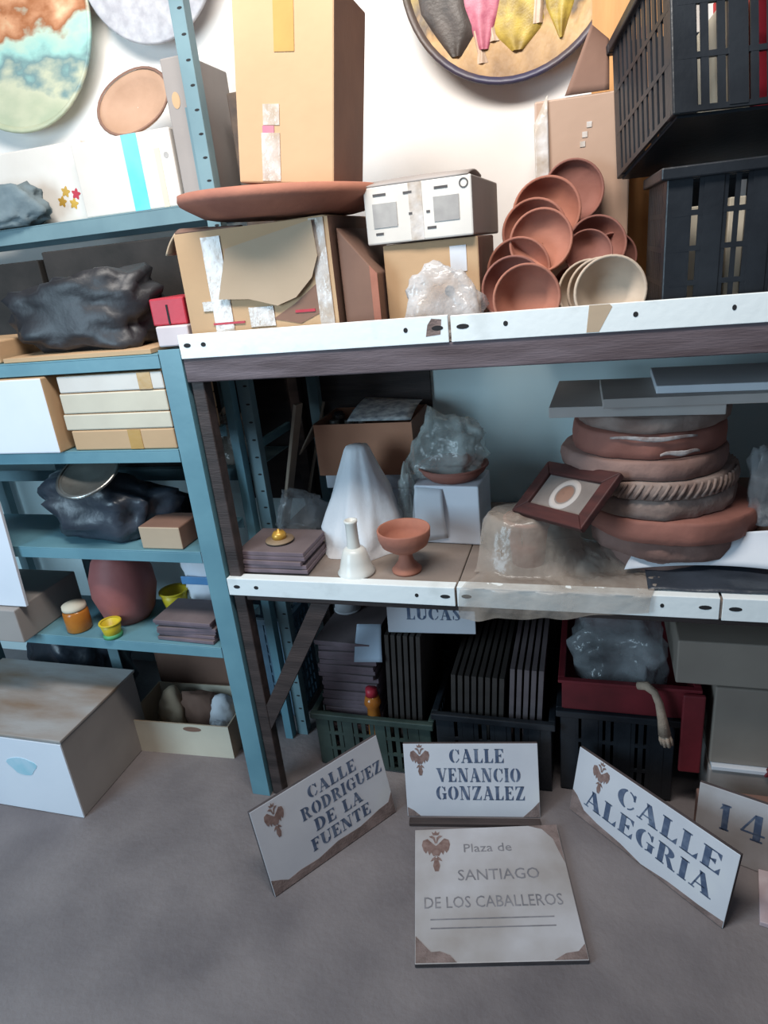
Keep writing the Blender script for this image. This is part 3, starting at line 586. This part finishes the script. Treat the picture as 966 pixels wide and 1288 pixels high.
# floor under the teal rack
t = thing('tile_chest', 'big box with white front and dusty brown top on the floor by the teal rack', 'box', (-1.83, -.005, 0))
bx('body', GREYC, t, -.29, -.185, 0, .29, .185, .296, .004); bx('white_front', WHITE, t, -.289, -.191, .002, .291, -.1855, .292, .001); bx('lid', mat('dusty_brown_top', (.40, .38, .37), (.27, .185, .13), 3, .75, .1, stretch=(1, 3, 1)), t, -.294, -.19, .2965, .294, .19, .306, .002)
MB().prism([(.11+.055*math.cos(a)*(1+.2*math.sin(3*a)), .185+.035*math.sin(a)) for a in [i*math.pi/10 for i in range(20)]], -.1922, -.1908).build('cyan_print', mat('pale_cyan_print', (.36, .62, .72), (.5, .68, .78), 20, .6, 0), t)
t = carton('open_carton', 'low open cream carton of white bundles on the floor under the teal rack', -1.58, .13, 0, -1.18, .36, .135, CREAM, CARDG, flaps=1, rot=rad(3))
MB().prism([(.06+.035*math.cos(a), .115+.010*math.sin(a)) for a in [i*math.pi/8 for i in range(16)]], -.1162, -.1152).build('hand_hole', CARDD, t)
for i, (x, y, m, s) in enumerate(((-1.27, .28, WCLOTH, .05), (-1.36, .27, CARDD, .06), (-1.47, .26, CARDG, .055), (-1.25, .20, WCLOTH, .035))):
    bag('bundle', ['white wrapped bundle at the back of the open cream carton', 'dark brown wrapped bundle in the middle of the open cream carton', 'pale tan wrapped bundle at the end of the open cream carton', 'small white wrapped bundle at the front of the open cream carton'][i], 'bundle', m, (x, y, .008), (s, s*.9, s*1.5), 50+i, sub=3)
carton('carton', 'brown closed carton pushed to the wall behind the open cream carton', -1.62, .40, 0, -1.22, .58, .26, CARDD)
bag('trash_bag', 'dark bag on the floor behind the big white-fronted box', 'bag', BAGD, (-2.0, .42, .001), (.2, .16, .2), 61)

# ------------------------------------------------------------------ on the middle shelf
TS = tiles('mauve-edged tile in the pile at the post end of the middle shelf', 'tiles at the end of the middle shelf', 5, -.845, .125, ZM+.006, .205, .165, .012, TILEB, TILEP, jit=.008)
t = thing('brass_ornament', 'small round brass ornament with orange knob lying on the tile pile', 'ornament', (-.845, .115, TS+.001))
MB().lathe([(.001, 0), (.036, 0), (.042, .004), (.04, .007), (.02, .009), (.001, .009)], 30, close=False).build('disc', mat('dull_bronze', (.28, .20, .13), (.2, .14, .09), 12, .5, .1), t, True)
MB().lathe([(.001, .009), (.02, .009), (.021, .02), (.015, .029), (.004, .031), (.003, .037), (.001, .037)], 24, close=False).build('knob', BRASS, t, True)
bag('plastic_bag', 'grey see-through plastic bag slumped behind the brass ornament', 'bag', FILMG, (-.855, .30, ZM+.001), (.105, .07, .085), 71, amp=.3, taper=.3, freq=2.6)
bag('plastic_bag', 'brownish translucent bag squeezed between the slotted posts', 'bag', FILMB, (-1.10, .41, 1.001), (.075, .045, .085), 73, amp=.3)
# white stack + red open carton
for i, (z0, z1, dx) in enumerate(((ZM+.001, .85, 0), (.851, .905, .012), (.906, .96, -.006))):
    carton('carton', ['lowest flat white carton under the open reddish carton', 'middle flat white carton under the open reddish carton', 'upper flat white carton under the open reddish carton'][i], -.80+dx, .42, z0, -.515+dx, .60, z1, WHITE)
t = carton('open_carton', 'open reddish cardboard box of scrap metal and newspaper on white cartons', -.81, .385, .962, -.50, .615, 1.125, CARDR, CARDD, flaps=1, rot=rad(1))
sheet('flap', WOODG, t, [(-.15, .11, .163), (.15, .11, .163), (.155, .165, .22), (-.14, .165, .24)]) if False else None
sheet('newspaper', NEWS, t, [(-.05, -.10, .168), (.15, -.10, .166), (.15, .08, .186), (-.04, .09, .20)], .001, bend=.008)
sheet('flap', WOODG, t, [(-.155, -.115, .163), (-.155, .11, .163), (-.215, .11, .10), (-.215, -.115, .07)], .004)
for i, (x, y, m, s) in enumerate(((-.755, .43, STEEL, .020), (-.708, .43, GLAZE, .018), (-.665, .43, STEEL, .016), (-.765, .50, BAGB, .025), (-.70, .50, INK, .028))):
    t = thing('scrap_fitting', ['grey steel fitting at the end of the reddish open box', 'white fitting beside newspaper in the reddish open box', 'tiny steel fitting next to the white fitting in the open box', 'black fitting at the back of the reddish open box', 'dark fitting under the newspaper edge in the open box'][i], 'fitting', (x, y, .968), (0, 0, rad(30*i)))
    MB().lathe([(.001, 0), (s, 0), (s, .12), (s*.6, .13), (s*.6, .15+.006*i), (.001, .15+.006*i)], 14, close=False).build('body', m, t); MB().lathe([(s*.6, .15), (s*.8, .15), (s*.8, .16), (.001, .16)], 14, close=False).build('cap', STEEL, t)
def batten(label, a, b, w, th, m):
    a, b = Vector(a), Vector(b); d = b-a
    o = MB().box(-w/2, -th/2, 0, w/2, th/2, d.length).build('wooden_batten', m, None, bevel=.002, loc=a); o.rotation_euler = d.to_track_quat('Z', 'Y').to_euler(); return tag(o, label, 'batten')
batten('wide grey wooden batten leaning against the reddish open box', (-.955, .385, ZM+.012), (-.835, .355, 1.20), .035, .012, WOODG)
batten('thin wooden strip leaning behind the wide grey batten', (-.93, .50, ZM+.008), (-.835, .56, 1.16), .014, .008, WOODG)
# cloth cone
def conef(a, r, z): return 1+(.16*(.6-abs(math.sin(2.5*a+z*5)))+.10*(.6-abs(math.sin(4*a+2-z*9)))+.10*math.sin(2*a+.6)+.12*noise.noise(Vector((math.cos(a)*3, math.sin(a)*3, z*14))))*(1-z/.42)
t = thing('cloth_cone', 'white draped cloth cone standing behind the white candlestick', 'cloth', (-.63, .258, ZM+.001))
MB().lathe([(.112, 0), (.112, .03), (.106, .08), (.096, .12), (.082, .17), (.064, .22), (.046, .27), (.036, .298), (.030, .308), (.001, .310)], 96, fn=conef, close=False).build('drape', WCLOTH, t, True)
MB().lathe([(.122, .0), (.120, .006), (.114, .016), (.112, .03)], 96, fn=conef, close=False).build('hem', WCLOTH, t, True)
t = thing('candlestick', 'white glazed bell-shaped candlestick near the middle shelf edge', 'candlestick', (-.605, .070, ZM+.001))
MB().lathe([(.001, 0), (.050, 0), (.052, .006), (.046, .014), (.040, .04), (.033, .066), (.027, .074), (.018, .078), (.001, .078)], 36, close=False).build('bell_base', GLAZE, t, True)
MB().lathe([(.018, .078), (.0165, .10), (.016, .145), (.018, .15), (.0185, .156), (.013, .157), (.012, .145), (.001, .144)], 30, close=False).build('stem', GLAZE, t, True)
t = thing('goblet', 'terracotta goblet with wide bowl on the middle shelf', 'goblet', (-.468, .095, ZM+.001))
MB().lathe([(.001, 0), (.040, 0), (.041, .006), (.034, .014), (.022, .03), (.018, .045), (.020, .056)], 36, close=False).build('foot', TERRA, t, True)
MB().lathe([(.019, .055), (.04, .064), (.062, .08), (.070, .10), (.072, .122), (.070, .126), (.066, .124), (.062, .10), (.05, .082), (.02, .072), (.001, .070)], 44, close=False).build('bowl', TERRA, t, True)
# wrapped white box with dish and film
t = carton('carton', 'white carton with torn paper under the film-covered terracotta dish', -.475, .275, ZM+.001, -.285, .43, .965, WHITE, rot=rad(-4))
sheet('torn_paper', PAPER, t, [(-.11, -.085, .0), (.0, -.082, .02), (-.01, -.080, .17), (-.09, -.081, .175)], .001, bend=.010)
t = thing('terracotta_dish', 'terracotta dish on the white carton under clear film', 'dish', (-.375, .352, .967))
MB().lathe([(.001, 0), (.07, 0), (.092, .02), (.10, .036), (.096, .038), (.085, .02), (.06, .008), (.001, .007)], 40, close=False).build('bowl', TERRAR, t, True); MB().lathe([(.099, .035), (.104, .037), (.102, .042), (.094, .039)], 40, close=False).build('rim', TERRAR, t, True)
bag('plastic_film', 'crumpled clear film bundled over the terracotta dish and white carton', 'film', clear('greenish_film', (.55, .60, .58), .18, .6, .15), (-.40, .37, .972), (.15, .09, .092), 83, amp=.28, freq=2.4, taper=.45)
bag('plastic_film', 'pale film hanging beside the white carton behind the goblet', 'film', clear('greenish_film', (.55, .60, .58), .18, .6, .15), (-.502, .30, ZM+.001), (.030, .05, .12), 85, amp=.25, freq=2.2, taper=.2)
# pot under the dusty plastic sheet
t = thing('plant_pot', 'terracotta pot wrapped in dusty plastic in the middle of the shelf', 'pot', (-.15, .175, ZM))
MB().lathe([(.001, 0), (.042, 0), (.048, .06), (.054, .105), (.058, .106), (.060, .13), (.054, .13), (.05, .10), (.04, .02), (.001, .015)], 36, close=False).build('body', TERRA, t, True); MB().lathe([(.059, .118), (.063, .119), (.063, .131), (.056, .131)], 36, close=False).build('rim', TERRA, t, True)
px, py = -.15, .175
def filmz(x, y):
    d = math.hypot((x-px)/1.35, y-py); h = max(0, min(1, 1-(d-.072)/.055)); h = .134*(3*h*h-2*h**3)
    d2 = math.hypot((x-px-.10)/1.5, y-py-.02); h2 = .06*max(0, 1-d2/.11)
    w = .007*noise.noise(Vector((x*22, y*22, 1)))+.006*abs(noise.noise(Vector((x*50, y*40, 3))))
    return ZM+.010+max(h, h2)+max(-.003, w)
def film(u, v):
    x = -.30+.49*u+.03*math.sin(v*5); e = noise.noise(Vector((u*4, 2, v*2)))
    x += .02*e
    L1 = .30
    s = v*(L1+.085-.055*max(0, u-.25)+.012*noise.noise(Vector((u*6, 0, 0))))
    x += .04*(u-.5)*(-1 if s > .2 else 0)
    if s < L1:
        y = .29-s*1.03; y = max(y, -.017)
        return (x, y, filmz(x, y) if s < L1-.02 else ZM+.012)
    return (x, -.017-.012*noise.noise(Vector((x*18, s*10, 0))), ZM+.012-(s-L1))
o = MB().grid(film, 90, 70).build('plastic_sheet', FILMB, None, True); tag(o, 'dusty plastic sheet over the wrapped pot, hanging over the shelf rail', 'plastic sheet')
# framed picture
A0, B0, C0 = Vector((-.112, .285, 1.030)), Vector((.080, .075, 1.063)), Vector((-.016, -.025, .955))
U = (B0-A0).normalized(); Vv = C0-B0; Vv = (Vv-U*Vv.dot(U)).normalized(); w_, h_ = .262, .168
t = thing('picture_frame', 'small dark red framed medallion leaning tilted against the clay disc pile', 'picture frame')
fm = Matrix((U, -Vv, U.cross(-Vv))).transposed().to_4x4(); fm.translation = B0-U*(w_/2)+Vv*(h_/2); t.matrix_world = fm
fb = .036
for q in (((-w_/2, -h_/2), (w_/2, -h_/2), (w_/2-fb, -h_/2+fb), (-w_/2+fb, -h_/2+fb)), ((w_/2, -h_/2), (w_/2, h_/2), (w_/2-fb, h_/2-fb), (w_/2-fb, -h_/2+fb)), ((w_/2, h_/2), (-w_/2, h_/2), (-w_/2+fb, h_/2-fb), (w_/2-fb, h_/2-fb)), ((-w_/2, h_/2), (-w_/2, -h_/2), (-w_/2+fb, -h_/2+fb), (-w_/2+fb, h_/2-fb))):
    MB().prism(q, -.008, .010, 'z').build('frame_bar', FRAME, t, bevel=.003)
MB().box(-w_/2+.03, -h_/2+.03, -.006, w_/2-.03, h_/2-.03, .001).build('mat_board', MATB, t)
MB().lathe([(.030, .001), (.034, .004), (.042, .004), (.046, .001)], 32, close=False).build('medallion_ring', BOARDG, t, True); MB().lathe([(.001, .006), (.014, .005), (.026, .001)], 28, close=False).build('medallion', CARDD, t, True)
# pile of clay discs
ZD = ZM+.001; DL = [(.145, .045, .18, .26, TERRAD, 0), (.185, .050, .20, .27, TERRAD, 1), (.205, .060, .205, .27, TERRAR, 0), (.185, .050, .17, .27, TERRAP, 0), (.195, .045, .16, .275, TERRAP, 3), (.197, .048, .135, .28, TERRAD, 0), (.182, .062, .14, .28, TERRAR, 2), (.18, .035, .15, .28, TERRAP, 0)]
for i, (r, h, x, y, m, k) in enumerate(DL):
    lab = ['small bottom clay disc of the big disc pile', 'second clay disc from the shelf in the big pile', 'widest red clay disc low in the big pile', 'pale dusty clay disc in the middle of the big pile', 'clay disc with slanting grooved edge in the big pile', 'dusty clay disc just above the grooved one', 'red clay disc with white smears near the pile top', 'topmost pale clay disc under the grey boards'][i]
    t = thing('clay_disc', lab, 'clay disc', (x, y, ZD), (0, 0, i*.9), 'clay discs in the big pile')
    fn = (lambda a, r, z, i=i: 1+.022*math.sin(3*a+i)+.012*math.sin(7*a+2*i)+.03*noise.noise(Vector((math.cos(a)*4, math.sin(a)*4, i*3+z*40)))+.015*noise.noise(Vector((math.cos(a)*14, math.sin(a)*14, i*3+z*60))))
    MB().lathe([(.001, 0), (r*.95, 0), (r*.985, h*.06), (r*.99, h*.3), (r, h*.55), (r*.985, h*.85), (r*.975, h*.96), (r*.955, h), (.001, h)], 80, fn=fn, close=False).build('body', m, t, True)
    if k == 3:
        for q in range(64):
            a = 2*math.pi*q/64; MB().tube([(math.cos(a-.05)*r*1.0, math.sin(a-.05)*r*1.0, h*.12), (math.cos(a)*r*1.012, math.sin(a)*r*1.012, h*.5), (math.cos(a+.05)*r*.99, math.sin(a+.05)*r*.99, h*.9)], .0045, 5).build('ridge', TERRAP, t, True)
    if k == 2:
        def sm(a0, a1, z0, z1):
            mb = MB(); mb.grid(lambda u, v: (math.cos(a0+(a1-a0)*u)*(r*1.035), math.sin(a0+(a1-a0)*u)*(r*1.035), z0+(z1-z0)*v*(1-.6*abs(2*u-1))+.003*math.sin(u*9)), 14, 3); return mb.build('white_smear', mat('plaster_dust', (.50, .46, .45), (.30, .22, .20), 60, .9, .2), t, True, solid=.001)
        b0 = -i*.9-math.pi/2; sm(b0-.5, b0+.55, h*.80, h*1.0); sm(b0+.1, b0+.6, h*.2, h*.42)
    ZD += h+.0008
ZB = ZD
for i, (x0, x1, y0, y1, th, m, lab) in enumerate(((-.085, .30, .13, .45, .026, BOARDG, 'dark grey board lying on the clay disc pile'), (.03, .75, .11, .34, .022, BOARDG, 'long grey plank lying across the clay disc pile'), (.15, .75, .13, .36, .018, PAPER, 'whitish plank topmost on the clay disc pile'))):
    o = bx('plank', m, None, -(x1-x0)/2, -(y1-y0)/2, 0, (x1-x0)/2, (y1-y0)/2, th, .002, loc=((x0+x1)/2, (y0+y1)/2, ZB), rot=(0, 0, rad((-2, 1, -1)[i]))); tag(o, lab, 'plank'); ZB += th+.0008
# sheets in front of pile
o = MB().grid(lambda u, v: (.14+.36*u, .02+.15*v+.10*u*v, ZM+.012+.018*math.sin(u*3)*v+.004*noise.noise(Vector((u*5, v*5, 0)))), 24, 10).build('rubber_sheet', BAGD, None, True, solid=.003); tag(o, 'black rubber sheet lying under the curled white paper', 'sheet')
def curl(u, v):
    x = .09+.36*u; return (x+.03*v, .10+.05*u-.06*u*u+.10*v*(1-v*.3)-.03*v, ZM+.022+.015*math.sin(u*2.2)+(.035+.055*u)*v**.8)
o = MB().grid(curl, 30, 10).build('paper_sheet', PAPER, None, True, solid=.001); tag(o, 'curled white paper strip in front of the clay disc pile', 'paper')
o = MB().grid(lambda u, v: (.452+.10*u, .065+.10*v-.05*u, ZM+.024+.10*v*(1-u*.6)), 10, 8).build('paper_sheet', PAPER, None, True, solid=.001); tag(o, 'folded white paper bent over beside the curled paper strip', 'paper')
bag('plastic_bag', 'grey plastic bag stuffed beside the clay disc pile', 'bag', FILMG, (.425, .20, .905), (.065, .06, .105), 91, amp=.22)
carton('carton', 'brown carton supporting the grey plastic bag at the pile side', .395, .19, ZM+.001, .70, .52, .904, CARDD)
t = thing('clay_block', 'red clay block on the brown carton beside the grey bag', 'block', (.61, .33, .906), (0, 0, .1)); MB().prism([(-.10, 0), (.10, 0), (.10, .22), (-.06, .25), (-.12, .12)], -.1, .1).build('body', TERRA, t, bevel=.008); bx('mortar', TERRAP, t, -.09, -.1015, .05, .09, -.0995, .07, 0)

# ------------------------------------------------------------------ under the middle shelf
def tub(label, x0, x1, y0, y1, h, m):
    t = crate(label, x1-x0, y1-y0, h, m, ((x0+x1)/2, (y0+y1)/2, .001), (0, 0, 0), 14, 3); return t
def row(label, group, xs, y, z0, w, h, th, m, lean, me=None):
    for x in xs:
        o = link('clay_tile', me, None) if me else bx('clay_tile', m, None, -th/2, -w/2, 0, th/2, w/2, h, .001)
        me = o.data; o.location = (x, y, z0); o.rotation_euler = (rad(lean), rad(3), 0); tag(o, label, 'tile', group)
tub('dark green slatted crate of tiles beside the diagonal brace', -.855, -.465, .17, .58, .215, GREENP)
ct = tiles('purple-grey tile in the flat pile inside the dark green crate', 'flat tiles in the green crate', 27, -.735, .36, .010, .19, .30, .016, TILEB, TILEP, jit=.004)
row('dark brown tile on edge beside the flat pile in the green crate', 'upright tiles in the green crate', [-.615+.020*i for i in range(6)], .38, .010, .34, .492, .013, TILEDK, 0)
o = sheet('paper_note', BPAPER, None, [(-.70, .195, ct-.06), (-.605, .192, ct-.05), (-.61, .235, ct+.06), (-.69, .235, ct+.055)], .001, bend=.004); tag(o, 'pale blue paper note propped on the front of the flat tile pile', 'paper')
t = thing('amber_ornament', 'small orange glass ornament at the front of the green crate', 'ornament', (-.655, .195, .10)); MB().lathe([(.001, 0), (.02, 0), (.026, .02), (.02, .14), (.028, .155), (.022, .18), (.001, .185)], 24, close=False).build('body', AMBER, t, True); MB().lathe([(.001, .185), (.02, .185), (.018, .21), (.001, .212)], 20, close=False).build('cap', REDP, t, True)
t = thing('paper_cone', 'pale cone of rolled paper standing on the tile pile near the brace', 'paper', (-.79, .42, ct+.001)); MB().lathe([(.045, 0), (.036, .05), (.022, .11), (.006, .15)], 24, close=False).build('cone', WCLOTH, t, True, solid=.002); MB().lathe([(.046, 0), (.047, .004), (.044, .006)], 24, close=False).build('edge', WCLOTH, t, True)
# LUCAS sign
def sign(label, w, h, loc, rz, tilt, m=TILE, th=.012):
    t = thing('ceramic_sign', label, 'sign', loc, (rad(tilt), 0, rad(rz))); o = bx('tile', m, t, 0, 0, 0, w, th, h, .002); o.data.materials.append(mat('dark_clay_edge', (.10, .08, .085), (.06, .05, .05), 12, .9, .1))
    for p in o.data.polygons: p.material_index = 0 if p.normal.y < -.5 else 1
    return t
t = sign('ceramic sign with one short blue word tucked under the middle shelf',   .27, .135, (-.585, .222, .504), 4, -6)
lettering('LUCAS', .06, .045, .040, .17, t, BLUEL, -.0003)
tub('dark slatted crate of brown tiles behind the three-line sign', -.445, -.095, .17, .58, .26, BLACKP)
row('dark brown tile leaning in the crate behind the three-line sign', 'tiles in the middle crate', [-.405+.021*i for i in range(8)], .38, .012, .36, .37, .014, TILEDK, 0)
row('grey-brown tile leaning beside the dark ones in the middle crate', 'grey tiles in the middle crate', [-.228+.021*i for i in range(5)], .38, .012, .34, .40, .014, TILEB, 0)
carton('carton', 'blackish box added as shade behind the middle tile crate at the wall', -.44, .60, 0.001, -.10, .64, .5, SHADE)  # black filler added as shade behind the crate
tub('black slatted crate under the red tray behind the Alegria sign', -.070, .245, .19, .58, .30, BLACKP)
t = thing('red_tray', 'red plastic tray with hanging handle on the black crate', 'tray', (.09, .36, .303), (0, 0, 0))
mb = MB(); mb.box(-.15, -.17, 0, .20, .19, .006); mb.box(-.155, -.175, .006, .205, -.168, .10); mb.box(-.155, .188, .006, .205, .195, .10); mb.box(-.155, -.168, .006, -.148, .188, .10); mb.box(.198, -.168, .006, .205, .188, .10); mb.build('body', DRED, t, bevel=.002)
MB().box(-.165, -.185, .098, .215, -.166, .108).box(-.165, .186, .098, .215, .205, .108).box(-.165, -.166, .098, -.146, .186, .108).box(.196, -.166, .098, .215, .186, .108).build('rim', DRED, t, bevel=.002)
bx('handle', DRED, t, .165, -.20, -.16, .222, -.186, .10, .004)
bag('plastic_bag', 'dark grey translucent bag heaped in the red tray', 'bag', FILMG, (.09, .36, .312), (.145, .14, .125), 101, amp=.22)
t = thing('frayed_cord', 'frayed beige cord hanging down in front of the red tray', 'cord', (.20, .15, .24))
MB().tube([(-.06, .015, .18), (-.04, .004, .19), (-.02, -.003, .175), (-.006, -.004, .14), (.004, -.004, .09), (.012, -.003, .04)], [.011, .013, .010, .011, .013, .017], 10).build('rope', CORD, t, True)
for k in range(14):
    a = k*2.4; q = .005+.0007*k; MB().tube([(.012+.006*math.cos(a), -.003+.006*math.sin(a), .045), (.014+q*math.cos(a), -.003+q*math.sin(a), .025), (.017+q*1.05*math.cos(a+.2), -.004+q*math.sin(a), .010-.002*(k % 4))], [.007, .0065, .005], 6).build('frayed_strand', CORD, t, True)
# right cartons
carton('carton', 'lowest dark carton of the pile at the rack end behind tile 14', .335, .16, 0.001, .75, .50, .165, GREYC)
o = bx('board', PAPER, None, -.20, -.17, 0, .20, .17, .012, .001, loc=(.54, .325, .167)); tag(o, 'thin white board between the two cartons by the red tray', 'board')
carton('carton', 'mid beige carton of the pile by the red tray', .335, .17, .18, .75, .50, .43, DIMC)
t = carton('carton', 'upper beige carton tucked right under the middle shelf', .235, .175, .432, .75, .50, .565, DIMC)
bx('brown_tape', TAPE, t, .19, -.164, 0.002, .23, -.1624, .132, 0)
t = thing('red_wedge', 'dark red plastic wedge wedged by the mid beige carton', 'wedge', (.455, .14, .18)); MB().prism([(0, 0), (.08, 0), (.08, .10), (.045, .085)], 0, .02).build('body', DRED, t, bevel=.002)
t['label'] = 'dark red plastic corner piece on the white board by the beige cartons'; t.location = (.47, .148, .166)
# tile 14
t = sign('white ceramic house number tile reading 14 behind the Alegria sign', .20, .20, (.285, .035, .001), -20, -10, TILED); lettering('1', .055, .085, .075, .035, t, BLUEL, -.0003).name = 'digit'; lettering('4', .105, .085, .075, .065, t, BLUEL, -.0003).name = 'digit'
chip([(0.003, .003), (.05, .003), (.03, .012), (.012, .05), (.003, .06)], t, -.0003)
t = thing('clay_prop', 'dark clay brick behind the number tile', 'brick', (.40, .10, .001)); bx('body', TERRAD, t, -.10, -.03, 0, .12, .03, .12, .004); bx('groove', CLAY, t, -.08, -.0312, .03, .10, -.0298, .04, 0)
carton('carton', 'dark closed carton on the floor beyond the number tile', .50, -.02, .001, .85, .13, .22, CARDD)
o = bx('clay_tile', mat('pinkish_tile', (.66, .56, .58), (.5, .38, .40), 14, .5, .05), None, -.12, -.08, 0, .12, .08, .014, .002, loc=(.54, -.12, .0005), rot=(0, 0, rad(-10))); tag(o, 'loose pinkish white tile lying on the floor beside the Alegria sign', 'tile')
crate('blue-grey slatted crate on the floor seen between teal posts', .22, .20, .42, BLUEP, (-1.13, .49, .001), (0, 0, 0), 8, 9)

# ------------------------------------------------------------------ street signs on the floor
t = sign('white street sign with four blue lines of lettering propped at an angle', .43, .262, (-.80, -.34, .001), 54.5, -13)
for s, x, zz, w in (('CALLE', .17, .200, .17), ('RODRIGUEZ', .135, .150, .285), ('DE', .165, .100, .075), ('LA', .262, .100, .072), ('FUENTE', .14, .050, .21)): lettering(s, x, zz, .036, w, t, BLUEL, -.0003)
emblem(.062, .195, .060, t, -.0003)
chip([(.002, .002), (.428, .002), (.428, .07), (.41, .045), (.37, .042), (.30, .030), (.22, .034), (.15, .022), (.09, .026), (.05, .022), (.03, .035), (.002, .05)], t, -.0002)
t = sign('white street sign with three blue lines of lettering before the crates', .395, .232, (-.512, -.002, .001), 9.4, -14)
for s, x, zz, w in (('CALLE', .135, .172, .165), ('VENANCIO', .095, .112, .25), ('GONZALEZ', .09, .055, .265)): lettering(s, x, zz, .043, w, t, BLUEL, -.0003)
emblem(.048, .175, .058, t, -.0003)
chip([(.345, .002), (.393, .002), (.393, .05), (.375, .03)], t, -.0002); chip([(.002, .002), (.04, .002), (.02, .02), (.002, .03)], t, -.0002)
o = bx('wooden_batten', DWOOD, None, 0, -.012, 0, .385, .012, .012, .002, loc=(-.500, -.027, .001), rot=(0, 0, rad(9.4))); tag(o, 'thin dark strip on the floor along the foot of the three-line sign', 'batten')  # thin dark strip put in the gap at the sign's foot
t = sign('large worn sign with grey lettering beginning Plaza de, flat on the floor', .41, .400, (-.383, -.45, .013), 13.2, -90, TILED, .013)
t.location = (-.383, -.45, .0142)
sans('Plaza de', .135, .315, .040, t, GREYL, -.0003, 1.05); sans('SANTIAGO', .115, .225, .048, t, GREYL, -.0003, .92); sans('DE LOS CABALLEROS', .022, .145, .047, t, GREYL, -.0003, .80)
for zz in (.112, .088): bx('ruled_line', GREYL, t, .04, -.0010, zz, .35, -.0002, zz+.003, 0)
emblem(.060, .315, .080, t, -.0003)
chip([(.002, .002), (.10, .002), (.085, .02), (.06, .03), (.04, .028), (.02, .05), (.002, .07)], t, -.0002, name='worn_corner'); chip([(.33, .002), (.408, .002), (.408, .04), (.39, .022), (.36, .018)], t, -.0002, name='worn_corner')
chip([(.33, .398), (.408, .398), (.408, .27), (.398, .31), (.39, .35), (.365, .385)], t, -.0002, name='worn_corner')
t = sign('white sign reading CALLE ALEGRIA propped at an angle beside the black crate', .483, .212, (-.042, .112, .001), -40.9, -12)
lettering('CALLE', .145, .126, .056, .31, t, BLUEL, -.0003); lettering('ALEGRIA', .045, .050, .056, .40, t, BLUEL, -.0003)
emblem(.085, .155, .058, t, -.0003)
chip([(.002, .002), (.25, .002), (.18, .015), (.10, .02), (.05, .03), (.02, .06), (.002, .07)], t, -.0002); chip([(.25, .002), (.481, .002), (.481, .02), (.42, .014), (.33, .012)], t, -.0002)
